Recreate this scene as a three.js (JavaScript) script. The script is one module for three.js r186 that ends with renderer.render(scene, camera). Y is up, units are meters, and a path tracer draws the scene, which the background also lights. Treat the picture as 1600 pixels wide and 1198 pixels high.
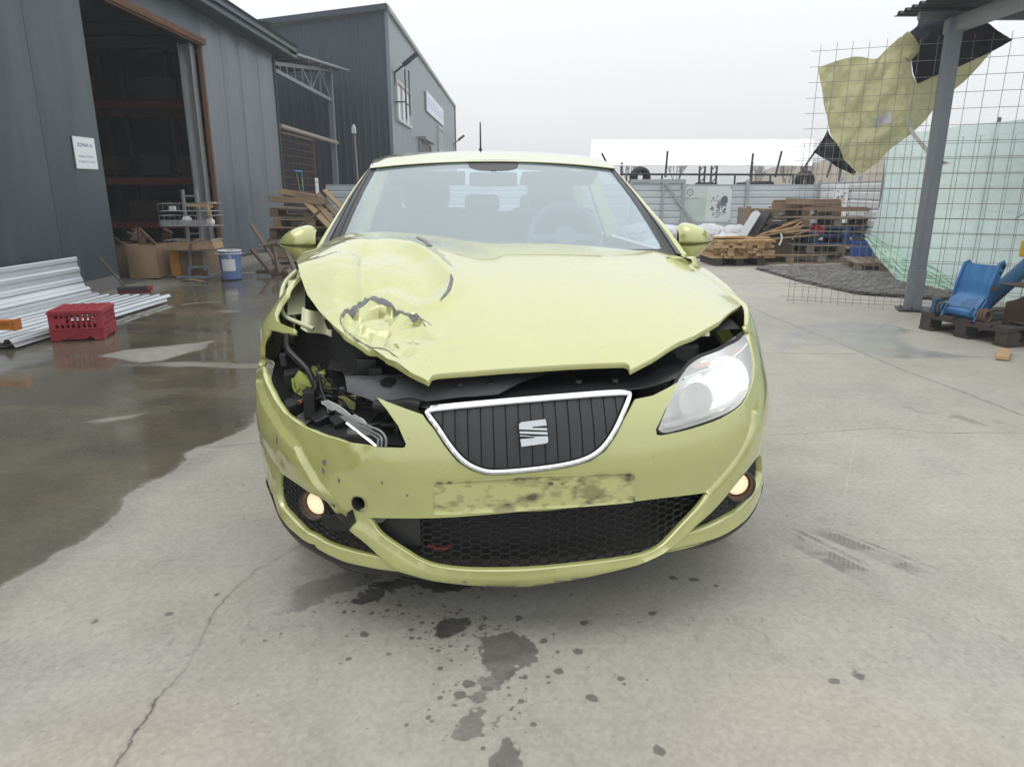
import * as THREE from 'three';
import { RoundedBoxGeometry } from 'three/addons/geometries/RoundedBoxGeometry.js';
import { mergeGeometries } from 'three/addons/utils/BufferGeometryUtils.js';
import { ConvexGeometry } from 'three/addons/geometries/ConvexGeometry.js';
import { MarchingCubes } from 'three/addons/objects/MarchingCubes.js';

// ---------- camera, sky, sun, exposure ----------
const scene = new THREE.Scene();
const camera = new THREE.PerspectiveCamera(57.1, 1024 / 766, 0.05, 900);
camera.position.set(0, 1.217, 0);
camera.rotation.set(-15.4 * Math.PI / 180, 0, 0);
const renderer = new THREE.WebGLRenderer({ antialias: true });
renderer.toneMapping = THREE.LinearToneMapping;
renderer.toneMappingExposure = 1;
renderer.shadowMap.enabled = true;
{ // bright even overcast
  const W = 256, Hh = 128, d = new Float32Array(W * Hh * 4);
  for (let j = 0; j < Hh; j++) for (let i = 0; i < W; i++) {
    const el = (j + .5) / Hh * Math.PI - Math.PI / 2, az = (i + .5) / W * 2 * Math.PI, s = Math.sin(Math.max(0, el));
    let L = .905 + .85 * s;
    L *= 1 + .035 * Math.sin(az * 2 + 1 + 3 * s) * (1 - s) + .02 * Math.sin(az * 5 + 7 * s);
    if (el < 0) L = .88 + el * .6;
    const o = (j * W + i) * 4; d[o] = L * .965; d[o + 1] = L * .995; d[o + 2] = L * 1.015; d[o + 3] = 1;
  }
  const t = new THREE.DataTexture(d, W, Hh, THREE.RGBAFormat, THREE.FloatType);
  t.mapping = THREE.EquirectangularReflectionMapping; t.magFilter = t.minFilter = THREE.LinearFilter; t.needsUpdate = true;
  scene.background = t; scene.environment = t;
}
const sun = new THREE.DirectionalLight(0xfff4e6, .6);
sun.position.set(-14, 34, 10); sun.castShadow = true; sun.shadow.radius = 70;
sun.shadow.mapSize.set(2048, 2048);
Object.assign(sun.shadow.camera, { left: -25, right: 25, top: 25, bottom: -25, near: 1, far: 90 });
scene.add(sun);
scene.fog = new THREE.FogExp2(0xeef1f4, .0035);

// ---------- helpers ----------
function rng(a) { return () => { a |= 0; a = a + 0x6D2B79F5 | 0; let t = Math.imul(a ^ a >>> 15, 1 | a); t = t + Math.imul(t ^ t >>> 7, 61 | t) ^ t; return ((t ^ t >>> 14) >>> 0) / 4294967296; }; }
const R = rng(11), rr = (a, b) => a + (b - a) * R();
const used = {};
function numbered(n) { const k = used[n] = (used[n] ?? -1) + 1; return k ? n + '_' + String(k).padStart(3, '0') : n; }
const V = (x, y, z) => new THREE.Vector3(x, y, z);
function tag(o, label, category, group) { o.userData = { ...o.userData, label, ...(category ? { category } : {}), ...(group ? { group } : {}) }; return o; }
function thing(name, label, category, pos = [0, 0, 0], turn = 0, group) {
  const o = new THREE.Group(); o.name = numbered(name); scene.add(o); o.position.set(...pos); o.rotation.y = turn; return tag(o, label, category, group);
}
function mesh(name, geo, mat, parent) {
  const g = Array.isArray(geo) ? mergeAll(geo) : geo, m = new THREE.Mesh(g, mat); m.name = parent ? name : numbered(name); m.castShadow = m.receiveShadow = true; (parent || scene).add(m); return m;
}
function struct(name, geo, mat) { const m = mesh(name, geo, mat); m.userData.kind = 'structure'; return m; }
function clean(g) { g = g.index ? g.toNonIndexed() : g; for (const k of Object.keys(g.attributes)) if (!['position', 'normal', 'uv'].includes(k)) g.deleteAttribute(k); if (!g.attributes.normal) g.computeVertexNormals(); if (!g.attributes.uv) g.setAttribute('uv', new THREE.BufferAttribute(new Float32Array(g.attributes.position.count * 2), 2)); g.morphAttributes = {}; g.clearGroups(); return g; }
function mergeAll(a) { return mergeGeometries(a.map(clean)); }
const place = (g, x = 0, y = 0, z = 0, rx = 0, ry = 0, rz = 0) => { g.applyMatrix4(new THREE.Matrix4().compose(V(x, y, z), new THREE.Quaternion().setFromEuler(new THREE.Euler(rx, ry, rz, 'YXZ')), V(1, 1, 1))); return g; };
const boxG = (w, h, d, x, y, z, rx, ry, rz) => place(new THREE.BoxGeometry(w, h, d), x, y, z, rx, ry, rz);
const rboxG = (w, h, d, r, x, y, z, rx, ry, rz) => place(new RoundedBoxGeometry(w, h, d, 1, r), x, y, z, rx, ry, rz);
const cylG = (r0, r1, h, n, x, y, z, rx, ry, rz) => place(new THREE.CylinderGeometry(r0, r1, h, n), x, y, z, rx, ry, rz);
function barG(a, b, w, h = w) {             // square bar from a to b
  const A = V(...a), B = V(...b), g = new THREE.BoxGeometry(w, A.distanceTo(B), h), q = new THREE.Quaternion().setFromUnitVectors(V(0, 1, 0), B.clone().sub(A).normalize());
  g.applyMatrix4(new THREE.Matrix4().compose(A.add(B).multiplyScalar(.5), q, V(1, 1, 1))); return g;
}
function rodG(a, b, r, n = 6) { const A = V(...a), B = V(...b), g = new THREE.CylinderGeometry(r, r, A.distanceTo(B), n), q = new THREE.Quaternion().setFromUnitVectors(V(0, 1, 0), B.clone().sub(A).normalize()); g.applyMatrix4(new THREE.Matrix4().compose(A.add(B).multiplyScalar(.5), q, V(1, 1, 1))); return g; }
function tubeG(pts, r, seg = 24, n = 7, closed = false) { return new THREE.TubeGeometry(new THREE.CatmullRomCurve3(pts.map(p => V(...p)), closed), seg, r, n, closed); }
function extrude(pts, depth, bevel = 0, holes = []) {
  const s = new THREE.Shape(pts.map(p => new THREE.Vector2(...p))); for (const h of holes) s.holes.push(new THREE.Path(h.map(p => new THREE.Vector2(...p))));
  return new THREE.ExtrudeGeometry(s, { depth, bevelEnabled: bevel > 0, bevelSize: bevel, bevelThickness: bevel, bevelSegments: 2, bevelOffset: -bevel, curveSegments: 10 });
}
// a sheet over a grid: f(u, v) -> [x, y, z], u and v from 0 to 1; thick gives it a back and rims
function sheetG(f, nu, nv, thick = 0) {
  const pos = [], uv = [], idx = [], P = (i, j) => f(i / nu, j / nv);
  const nrm = [];
  for (let j = 0; j <= nv; j++) for (let i = 0; i <= nu; i++) {
    const p = P(i, j), e = 1e-3, u = Math.min(i / nu, 1 - e), v = Math.min(j / nv, 1 - e), a = f(u, v), b = f(u + e, v), c = f(u, v + e);
    const n = V(b[0] - a[0], b[1] - a[1], b[2] - a[2]).cross(V(c[0] - a[0], c[1] - a[1], c[2] - a[2])).normalize();
    pos.push(...p); uv.push(i / nu, j / nv); nrm.push(n.x, n.y, n.z);
  }
  for (let j = 0; j < nv; j++) for (let i = 0; i < nu; i++) { const a = j * (nu + 1) + i, b = a + 1, c = a + nu + 1, d = c + 1; idx.push(a, b, d, a, d, c); }
  if (thick) {
    const N = (nu + 1) * (nv + 1);
    for (let k = 0; k < N; k++) { pos.push(pos[3 * k] - nrm[3 * k] * thick, pos[3 * k + 1] - nrm[3 * k + 1] * thick, pos[3 * k + 2] - nrm[3 * k + 2] * thick); nrm.push(-nrm[3 * k], -nrm[3 * k + 1], -nrm[3 * k + 2]); uv.push(uv[2 * k], uv[2 * k + 1]); }
    const m = idx.length; for (let k = 0; k < m; k += 3) idx.push(idx[k] + N, idx[k + 2] + N, idx[k + 1] + N);
    const rim = []; for (let i = 0; i < nu; i++) rim.push([i, i + 1]); for (let j = 0; j < nv; j++) rim.push([j * (nu + 1) + nu, (j + 1) * (nu + 1) + nu]);
    for (let i = nu; i > 0; i--) rim.push([nv * (nu + 1) + i, nv * (nu + 1) + i - 1]); for (let j = nv; j > 0; j--) rim.push([j * (nu + 1), (j - 1) * (nu + 1)]);
    for (const [a, b] of rim) idx.push(a, a + N, b + N, a, b + N, b);
  }
  const g = new THREE.BufferGeometry(); g.setAttribute('position', new THREE.Float32BufferAttribute(pos, 3)); g.setAttribute('normal', new THREE.Float32BufferAttribute(nrm, 3)); g.setAttribute('uv', new THREE.Float32BufferAttribute(uv, 2)); g.setIndex(idx); return g;
}
// --- cut panels: triangulate an outline with holes in (u, v) and lift it on a surface S(u, v)
function inPoly(x, y, p) { let c = false; for (let i = 0, j = p.length - 1; i < p.length; j = i++) if ((p[i][1] > y) !== (p[j][1] > y) && x < (p[j][0] - p[i][0]) * (y - p[i][1]) / (p[j][1] - p[i][1]) + p[i][0]) c = !c; return c; }
function edgeDist(x, y, p) { let d = 1e9; for (let i = 0, j = p.length - 1; i < p.length; j = i++) d = Math.min(d, segd(x, y, p[j][0], p[j][1], p[i][0], p[i][1])); return d; }
function resample(p, step, closed = true) { const o = []; const n = p.length; for (let i = 0; i < (closed ? n : n - 1); i++) { const a = p[i], b = p[(i + 1) % n], k = Math.max(1, Math.ceil(Math.hypot(b[0] - a[0], b[1] - a[1]) / step)); for (let q = 0; q < k; q++) o.push([lerp(a[0], b[0], q / k), lerp(a[1], b[1], q / k)]); } if (!closed) o.push(p[n - 1]); return o; }
function smoothLoop(p, n = 1, keep = 50) { // round a polyline's corners gently, sharp ones stay
  for (let k = 0; k < n; k++) { const o = []; for (let i = 0; i < p.length; i++) { const a = p[(i + p.length - 1) % p.length], b = p[i], c = p[(i + 1) % p.length]; const t = Math.abs(Math.atan2((b[0] - a[0]) * (c[1] - b[1]) - (b[1] - a[1]) * (c[0] - b[0]), (b[0] - a[0]) * (c[0] - b[0]) + (b[1] - a[1]) * (c[1] - b[1]))) * 57.3; if (t > keep) o.push(b); else o.push([lerp(b[0], a[0], .25), lerp(b[1], a[1], .25)], [lerp(b[0], c[0], .25), lerp(b[1], c[1], .25)]); } p = o; } return p;
}
function delaunay(P) { // sweep Bowyer-Watson
  const n = P.length, ord = [...P.keys()].sort((a, b) => P[a][0] - P[b][0]);
  let x0 = 1e9, x1 = -1e9, y0 = 1e9, y1 = -1e9; for (const p of P) { x0 = Math.min(x0, p[0]); x1 = Math.max(x1, p[0]); y0 = Math.min(y0, p[1]); y1 = Math.max(y1, p[1]); }
  const D = Math.max(x1 - x0, y1 - y0) * 20, cx = (x0 + x1) / 2, cy = (y0 + y1) / 2, Q = [...P, [cx - D, cy - D], [cx + D, cy - D], [cx, cy + D]];
  const circ = (a, b, c) => { const [ax, ay] = Q[a], [bx, by] = Q[b], [ex, ey] = Q[c], d = 2 * (ax * (by - ey) + bx * (ey - ay) + ex * (ay - by)) || 1e-14, A = ax * ax + ay * ay, B = bx * bx + by * by, E = ex * ex + ey * ey, ux = (A * (by - ey) + B * (ey - ay) + E * (ay - by)) / d, uy = (A * (ex - bx) + B * (ax - ex) + E * (bx - ax)) / d; return [a, b, c, ux, uy, (ax - ux) ** 2 + (ay - uy) ** 2]; };
  let open = [circ(n, n + 1, n + 2)]; const done = [];
  for (const i of ord) {
    const [x, y] = Q[i], edges = new Map(), keep = [];
    for (const t of open) {
      const dx = x - t[3], dy = y - t[4];
      if (dx > 0 && dx * dx > t[5]) { done.push(t); continue; }
      if (dx * dx + dy * dy < t[5] * (1 + 1e-10)) { for (const [a, b] of [[t[0], t[1]], [t[1], t[2]], [t[2], t[0]]]) { const k = a < b ? a * 1e6 + b : b * 1e6 + a; edges.set(k, edges.has(k) ? null : [a, b]); } } else keep.push(t);
    }
    open = keep; for (const e of edges.values()) if (e) open.push(circ(e[0], e[1], i));
  }
  return done.concat(open).filter(t => t[0] < n && t[1] < n && t[2] < n);
}
function panelG(S, outline, holes, step, thick = .012, seed = 5, feats = [], dense = null) {
  const r = rng(seed), loops = [outline, ...holes].map(l => resample(l, step * .85)), pts = [];
  for (const l of loops) for (const p of l) pts.push(p);
  let x0 = 1e9, x1 = -1e9, y0 = 1e9, y1 = -1e9; for (const p of loops[0]) { x0 = Math.min(x0, p[0]); x1 = Math.max(x1, p[0]); y0 = Math.min(y0, p[1]); y1 = Math.max(y1, p[1]); }
  const inside = (x, y) => inPoly(x, y, loops[0]) && !loops.slice(1).some(l => inPoly(x, y, l));
  if (dense) { const st = step * .5; for (let y = y0; y < y1; y += st * .87) for (let x = x0 + (r() > .5 ? st / 2 : 0); x < x1; x += st) { const a = x + (r() - .5) * st * .3, b = y + (r() - .5) * st * .3; if (inPoly(a, b, dense) && inside(a, b) && loops.every(l => edgeDist(a, b, l) > st * .7)) pts.push([a, b]); } }
  const lines = feats.map(f => resample(f, step * .6, false)); for (const l of lines) for (const p of l) if (inside(...p) && loops.every(q => edgeDist(p[0], p[1], q) > step * .3)) pts.push(p);
  let row = 0; for (let y = y0; y < y1; y += step * .87, row++) for (let x = x0 + (row % 2) * step / 2; x < x1; x += step) { const a = x + (r() - .5) * step * .2, b = y + (r() - .5) * step * .2; if (inside(a, b) && loops.every(l => edgeDist(a, b, l) > step * .55) && lines.every(l => polyd(a, b, l) > step * .5) && !(dense && inPoly(a, b, dense))) pts.push([a, b]); }
  const jit = pts.map(p => [p[0] + (r() - .5) * 1e-6, p[1] + (r() - .5) * 1e-6]);
  const tri = delaunay(jit).filter(t => inside((pts[t[0]][0] + pts[t[1]][0] + pts[t[2]][0]) / 3, (pts[t[0]][1] + pts[t[1]][1] + pts[t[2]][1]) / 3));
  const W = pts.map(p => S(p[0], p[1])), e = 1.5e-3;
  const N = pts.map(p => { const a = S(p[0] + e, p[1]), b = S(p[0] - e, p[1]), c = S(p[0], p[1] + e), d = S(p[0], p[1] - e); return V(a[0] - b[0], a[1] - b[1], a[2] - b[2]).cross(V(c[0] - d[0], c[1] - d[1], c[2] - d[2])).normalize(); });
  const pos = [], nor = [], uv = [], add = (p, n, q) => { pos.push(...p); nor.push(n.x, n.y, n.z); uv.push(...q); };
  for (const t of tri) {
    let [a, b, c] = t; const ar = (pts[b][0] - pts[a][0]) * (pts[c][1] - pts[a][1]) - (pts[b][1] - pts[a][1]) * (pts[c][0] - pts[a][0]); if (ar < 0) [b, c] = [c, b];
    for (const k of [a, b, c]) add(W[k], N[k], pts[k]);
  }
  if (thick) { let o = 0; loops.forEach((l, li) => {
    const n = l.length; let area = 0; for (let i = 0, j = n - 1; i < n; j = i++) area += l[j][0] * l[i][1] - l[i][0] * l[j][1]; const ccw = area > 0, flip = (li === 0) ? !ccw : ccw;
    const idx = [...Array(n).keys()].map(i => o + i); if (flip) idx.reverse();
    const out = idx.map((k, i) => { const A = V(...W[idx[(i + n - 1) % n]]), B = V(...W[idx[(i + 1) % n]]); return B.sub(A).cross(N[k]).normalize(); });
    for (let i = 0; i < n; i++) { const j = (i + 1) % n, a = idx[i], b = idx[j], A = V(...W[a]), B = V(...W[b]), a2 = A.clone().addScaledVector(N[a], -thick), b2 = B.clone().addScaledVector(N[b], -thick), na = N[a].clone().add(out[i]).normalize(), nb = N[b].clone().add(out[j]).normalize();
      add(A.toArray(), na, pts[a]); add(a2.toArray(), out[i], pts[a]); add(b2.toArray(), out[j], pts[b]); add(A.toArray(), na, pts[a]); add(b2.toArray(), out[j], pts[b]); add(B.toArray(), nb, pts[b]); }
    o += n;
  }); }
  const g = new THREE.BufferGeometry(); g.setAttribute('position', new THREE.Float32BufferAttribute(pos, 3)); g.setAttribute('normal', new THREE.Float32BufferAttribute(nor, 3)); g.setAttribute('uv', new THREE.Float32BufferAttribute(uv, 2)); return g;
}
function insetLoop(p, d) { // move a loop inwards by d
  const n = p.length; let area = 0; for (let i = 0, j = n - 1; i < n; j = i++) area += p[j][0] * p[i][1] - p[i][0] * p[j][1]; const s = area > 0 ? 1 : -1;
  return p.map((b, i) => { const a = p[(i + n - 1) % n], c = p[(i + 1) % n]; let ex = b[0] - a[0], ey = b[1] - a[1], fx = c[0] - b[0], fy = c[1] - b[1]; const le = Math.hypot(ex, ey) || 1, lf = Math.hypot(fx, fy) || 1; let nx = -(ey / le + fy / lf) * s, ny = (ex / le + fx / lf) * s; const l = Math.hypot(nx, ny) || 1; nx /= l; ny /= l; const cs = Math.max(.45, Math.abs(nx * -ey / le * s + ny * ex / le * s)); return [b[0] + nx * d / cs, b[1] + ny * d / cs]; });
}
// ---------- procedural textures ----------
function tex(w, h, f, srgb, rep) { // f(u, v) -> [r, g, b] 0..1
  const d = new Uint8Array(w * h * 4); for (let j = 0; j < h; j++) for (let i = 0; i < w; i++) { const c = f((i + .5) / w, (j + .5) / h, i, j), o = (j * w + i) * 4; d[o] = Math.max(0, Math.min(255, c[0] * 255)); d[o + 1] = Math.max(0, Math.min(255, c[1] * 255)); d[o + 2] = Math.max(0, Math.min(255, c[2] * 255)); d[o + 3] = 255; }
  const t = new THREE.DataTexture(d, w, h); t.wrapS = t.wrapT = THREE.RepeatWrapping; t.magFilter = THREE.LinearFilter; t.minFilter = THREE.LinearMipmapLinearFilter; t.generateMipmaps = true; if (srgb) t.colorSpace = THREE.SRGBColorSpace; if (rep) t.repeat.set(...rep); t.needsUpdate = true; return t;
}
const toS = x => { x = Math.max(0, x); return x < .0031308 ? 12.92 * x : 1.055 * Math.pow(x, 1 / 2.4) - .055; };
const lin = (a) => [toS(a[0]), toS(a[1]), toS(a[2])];
function canvasTex(w, h, draw) { const c = document.createElement('canvas'); c.width = w; c.height = h; draw(c.getContext('2d'), w, h); const t = new THREE.CanvasTexture(c); t.colorSpace = THREE.SRGBColorSpace; return t; }
function fbm(x, y, o = 4) { let s = 0, a = .5; for (let i = 0; i < o; i++) { s += a * vnoise(x, y); x = x * 2.03 + 17.1; y = y * 2.03 + 5.7; a *= .5; } return s; }
const M = (r, g, b, rough = .7, metal = 0, more = {}) => { const m = new THREE.MeshStandardMaterial({ roughness: rough, metalness: metal, side: THREE.DoubleSide, ...more }); m.color.setRGB(r, g, b); return m; };
const MP = (r, g, b, rough, metal, more = {}) => { const m = new THREE.MeshPhysicalMaterial({ roughness: rough, metalness: metal, side: THREE.DoubleSide, ...more }); m.color.setRGB(r, g, b); return m; };
// the crumpled corner of the bonnet: outline, fold points [x, z, drop], facets
const CRATER = [[-0.545,-0.382],[-0.545,-0.408],[-0.536,-0.435],[-0.512,-0.467],[-0.504,-0.508],[-0.486,-0.528],[-0.451,-0.479],[-0.416,-0.454],[-0.395,-0.431],[-0.369,-0.402],[-0.341,-0.386],[-0.319,-0.382],[-0.299,-0.323],[-0.265,-0.234],[-0.274,-0.169],[-0.299,-0.114],[-0.333,-0.104],[-0.366,-0.139],[-0.403,-0.166],[-0.443,-0.209],[-0.487,-0.269],[-0.519,-0.316],[-0.536,-0.347],[-0.545,-0.382]];
const CRUMPLE = [[-0.545,-0.382,0],[-0.545,-0.408,0],[-0.536,-0.435,0],[-0.512,-0.467,0],[-0.504,-0.508,0],[-0.486,-0.528,0],[-0.451,-0.479,0],[-0.416,-0.454,0],[-0.395,-0.431,0],[-0.369,-0.402,0],[-0.341,-0.386,0],[-0.319,-0.382,0],[-0.299,-0.323,0],[-0.265,-0.234,0],[-0.274,-0.169,0],[-0.299,-0.114,0],[-0.333,-0.104,0],[-0.366,-0.139,0],[-0.403,-0.166,0],[-0.443,-0.209,0],[-0.487,-0.269,0],[-0.519,-0.316,0],[-0.536,-0.347,0],[-0.526,-0.448,-0.038],[-0.531,-0.391,-0.02],[-0.521,-0.462,-0.018],[-0.496,-0.462,-0.006],[-0.482,-0.384,-0.012],[-0.494,-0.396,-0.03],[-0.52,-0.352,-0.012],[-0.446,-0.435,-0.055],[-0.465,-0.443,-0.018],[-0.439,-0.449,-0.016],[-0.412,-0.43,-0.024],[-0.396,-0.407,-0.024],[-0.423,-0.418,-0.03],[-0.363,-0.401,-0.04],[-0.388,-0.427,-0.034],[-0.329,-0.38,-0.02],[-0.501,-0.353,-0.016],[-0.458,-0.356,-0.016],[-0.404,-0.339,-0.012],[-0.408,-0.321,-0.03],[-0.417,-0.276,-0.034],[-0.461,-0.335,-0.034],[-0.44,-0.332,-0.022],[-0.49,-0.354,-0.03],[-0.447,-0.273,-0.02],[-0.389,-0.325,-0.012],[-0.389,-0.262,-0.02],[-0.373,-0.257,-0.006],[-0.349,-0.288,-0.018],[-0.34,-0.19,-0.016],[-0.355,-0.195,-0.004],[-0.327,-0.228,-0.004],[-0.306,-0.27,-0.012],[-0.311,-0.189,-0.002]];
const CRTRI = [[0,1,24],[22,0,29],[0,24,29],[22,29,21],[1,2,24],[23,25,26],[25,3,26],[21,29,39],[29,24,39],[24,2,28],[39,24,28],[3,4,26],[2,23,28],[23,26,28],[21,39,46],[39,28,27],[46,39,27],[28,26,31],[21,46,44],[46,27,40],[44,46,40],[26,4,6],[31,26,6],[20,21,44],[4,5,6],[20,44,47],[27,28,30],[28,31,30],[20,47,19],[44,40,45],[31,6,32],[30,31,32],[47,44,45],[27,30,35],[40,27,35],[32,6,7],[30,32,33],[35,30,33],[32,7,33],[47,45,43],[42,45,41],[43,45,42],[45,40,41],[19,47,43],[35,33,34],[33,7,8],[34,33,8],[42,41,48],[40,35,34],[41,40,34],[19,43,49],[34,8,37],[34,37,9],[43,42,48],[43,48,49],[41,34,9],[18,19,53],[19,49,53],[49,50,53],[17,18,53],[49,48,51],[50,49,51],[41,9,10],[48,41,10],[17,53,52],[53,50,54],[52,53,54],[48,10,38],[50,51,54],[38,10,11],[52,54,56],[54,51,55],[17,52,56],[51,48,12],[48,38,12],[38,11,12],[55,51,12],[16,17,15],[17,56,15],[15,56,14],[56,54,13],[54,55,13],[14,56,13],[55,12,13]];
// ---------- the car's surfaces, in the car's own metres: x across, y up, z forward (nose at 0) ----------
const sst = (a, b, x) => { const t = Math.min(1, Math.max(0, (x - a) / (b - a))); return t * t * (3 - 2 * t); };
const lerp = (a, b, t) => a + (b - a) * t;
const gauss = (d, w) => Math.exp(-(d * d) / (w * w));
function curve1(pts) {                          // monotone-ish cubic through [x, y] pairs
  const n = pts.length, m = pts.map((p, i) => i === 0 ? (pts[1][1] - p[1]) / (pts[1][0] - p[0]) : i === n - 1 ? (p[1] - pts[i - 1][1]) / (p[0] - pts[i - 1][0])
    : ((pts[i + 1][1] - p[1]) / (pts[i + 1][0] - p[0]) + (p[1] - pts[i - 1][1]) / (p[0] - pts[i - 1][0])) / 2);
  return x => {
    if (x <= pts[0][0]) return pts[0][1] + m[0] * (x - pts[0][0]);
    if (x >= pts[n - 1][0]) return pts[n - 1][1] + m[n - 1] * (x - pts[n - 1][0]);
    let i = 0; while (x > pts[i + 1][0]) i++;
    const h = pts[i + 1][0] - pts[i][0], t = (x - pts[i][0]) / h, t2 = t * t, t3 = t2 * t;
    return (2 * t3 - 3 * t2 + 1) * pts[i][1] + (t3 - 2 * t2 + t) * h * m[i] + (-2 * t3 + 3 * t2) * pts[i + 1][1] + (t3 - t2) * h * m[i + 1];
  };
}
// plan of the nose: running length from the centre -> point
const PLAN = (() => {
  const k = [[0, 0], [.04, -.0003], [.15, -.005], [.3, -.02], [.42, -.05], [.54, -.1], [.65, -.175], [.738, -.275], [.797, -.385], [.827, -.51], [.84, -.65], [.846, -.82], [.845, -1.1], [.845, -1.5]];
  let L = [0]; for (let i = 1; i < k.length; i++) L.push(L[i - 1] + Math.hypot(k[i][0] - k[i - 1][0], k[i][1] - k[i - 1][1]));
  return [curve1(k.map((p, i) => [L[i], p[0]])), curve1(k.map((p, i) => [L[i], p[1]]))];
})();
const LEAN = curve1([[.1, .07], [.14, .045], [.18, .012], [.22, .0], [.28, .004], [.36, .012], [.45, .012], [.52, .014], [.58, .028], [.64, .05], [.7, .085], [.76, .14], [.82, .21], [.9, .32]]);
const LEANSIDE = curve1([[.1, .1], [.16, .06], [.22, .02], [.3, .004], [.45, 0], [.6, .002], [.7, .012], [.78, .03], [.86, .07], [.95, .14]]);
function skinAt(s, y, off = 0) {
  const a = Math.abs(s), sg = s < 0 ? -1 : 1, e = 1e-3;
  const x = PLAN[0](a), z = PLAN[1](a), dx = PLAN[0](a + e) - PLAN[0](a - e), dz = PLAN[1](a + e) - PLAN[1](a - e), l = Math.hypot(dx, dz);
  const nx = -dz / l, nz = dx / l, o = lerp(LEAN(y), LEANSIDE(y), sst(.75, 1.2, a)) - off - (s < 0 ? .016 * sst(.75, 1.0, a) : 0);
  return [sg * (x - nx * o), y, z - nz * o];
}
// bonnet, popped open and buckled on one side: height over (x, z)
const HOODC = curve1([[.05, .748], [.1, .768], [.2, .807], [.35, .853], [.5, .892], [.65, .924], [.8, .951], [1, .984], [1.2, 1.011], [1.4, 1.03]]);
const HASH = (() => { const h = new Float32Array(65536); let a = 12345; for (let i = 0; i < 65536; i++) { a = (Math.imul(a, 1664525) + 1013904223) >>> 0; h[i] = a / 4294967296; } return h; })();
function hash2(i, j) { return HASH[((i * 73) & 255) + (((j + (i >> 8)) & 255) << 8) ^ ((i & 255) * 31 & 255)]; }
function vnoise(x, y) {
  const i = Math.floor(x), j = Math.floor(y), u = x - i, v = y - j, a = u * u * (3 - 2 * u), b = v * v * (3 - 2 * v);
  return lerp(lerp(hash2(i, j), hash2(i + 1, j), a), lerp(hash2(i, j + 1), hash2(i + 1, j + 1), a), b);
}
function segd(x, z, ax, az, bx, bz) { const t = Math.max(0, Math.min(1, ((x - ax) * (bx - ax) + (z - az) * (bz - az)) / ((bx - ax) ** 2 + (bz - az) ** 2))); return Math.hypot(x - ax - t * (bx - ax), z - az - t * (bz - az)); }
function polyd(x, z, p) { let d = 1e9; for (let i = 0; i + 1 < p.length; i++) d = Math.min(d, segd(x, z, p[i][0], p[i][1], p[i + 1][0], p[i + 1][1])); return d; }
function hoodBase(x, z) { const a = Math.abs(x); return HOODC(-z) - .045 * (x / .66) ** 2 - .02 * sst(.6, .82, a) + .006 * gauss(a - (.36 + .22 * (-z)), .05); }
const inP = (x, y, p) => { let c = false; for (let i = 0, j = p.length - 1; i < p.length; j = i++) if ((p[i][1] > y) !== (p[j][1] > y) && x < (p[j][0] - p[i][0]) * (y - p[i][1]) / (p[j][1] - p[i][1]) + p[i][0]) c = !c; return c; };
const RIM = [[-.39, -.96], [-.341, -.879], [-.28, -.788], [-.235, -.66], [-.21, -.574], [-.225, -.50], [-.255, -.459], [-.315, -.42]];
const DISH = [[-.50, -1.0], ...RIM, [-.355, -.457], [-.41, -.487], [-.46, -.497], [-.505, -.455], [-.515, -.6], [-.53, -.8], [-.50, -1.0]];
function crumple(x, z) { // folded sheet metal: flat facets between the fold points
  for (const [a, b, c] of CRTRI) {
    const A = CRUMPLE[a], B = CRUMPLE[b], C = CRUMPLE[c], d = (B[1] - C[1]) * (A[0] - C[0]) + (C[0] - B[0]) * (A[1] - C[1]), u = ((B[1] - C[1]) * (x - C[0]) + (C[0] - B[0]) * (z - C[1])) / d, v = ((C[1] - A[1]) * (x - C[0]) + (A[0] - C[0]) * (z - C[1])) / d;
    if (u >= -1e-6 && v >= -1e-6 && u + v <= 1 + 1e-6) return u * A[2] + v * B[2] + (1 - u - v) * C[2];
  } return 0;
}
function hoodAt(x, z, level = 9) {
  let y = hoodBase(x, z);
  const L = sst(-.02, -.62, x);
  // the whole corner is pushed up towards the screen
  y += L * .105 * sst(-.3, -.72, z) * (1 - .35 * sst(-.85, -1.15, z));
  // dished plate between the creases, with a sharp rim on its inner side
  const dd = inP(x, z, DISH) ? polyd(x, z, DISH) : 0;
  y += .016 * (1 - sst(.3, 1.15, Math.hypot((x + .34) / .3, (z + .78) / .42))) - .036 * (dd < .075 ? dd / .075 * (1.4 - .4 * dd / .075) : 1) * sst(-1.03, -.82, z);
  y += .008 * gauss(polyd(x, z, RIM), .03) * sst(-1.0, -.85, z);
  // valley crease running down to the crater and the flap beyond it
  { const vd = segd(x, z, -.545, -.98, -.495, -.50); if (vd < .08) y -= .045 * (1 - vd / .08) * (1 - vd / .08 * .4) * sst(-1.0, -.78, z); }
  y -= .05 * sst(-.55, -.75, x) * sst(-.75, -.45, z);
  if (!level) return y;
  // crater above the lost lamp: sharp upper lip, folded floor
  if (x < -.2 && z > -.56) y += .4 * crumple(x, z) + .15 * (crumple(x + .004, z) + crumple(x - .004, z) + crumple(x, z + .005) + crumple(x, z - .005));
  // small wrinkles
  const w = L * sst(.62, .2, Math.hypot(x + .42, z + .42));
  y += w * .006 * (vnoise(x * 21, z * 21) - .5) + w * .004 * (vnoise(x * 47, z * 47) - .5);
  y += .0016 * (vnoise(x * 3 + 9, z * 3) - .5);
  return y;
}
const hoodP = (x, z) => [x, hoodAt(x, z), z];
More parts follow.
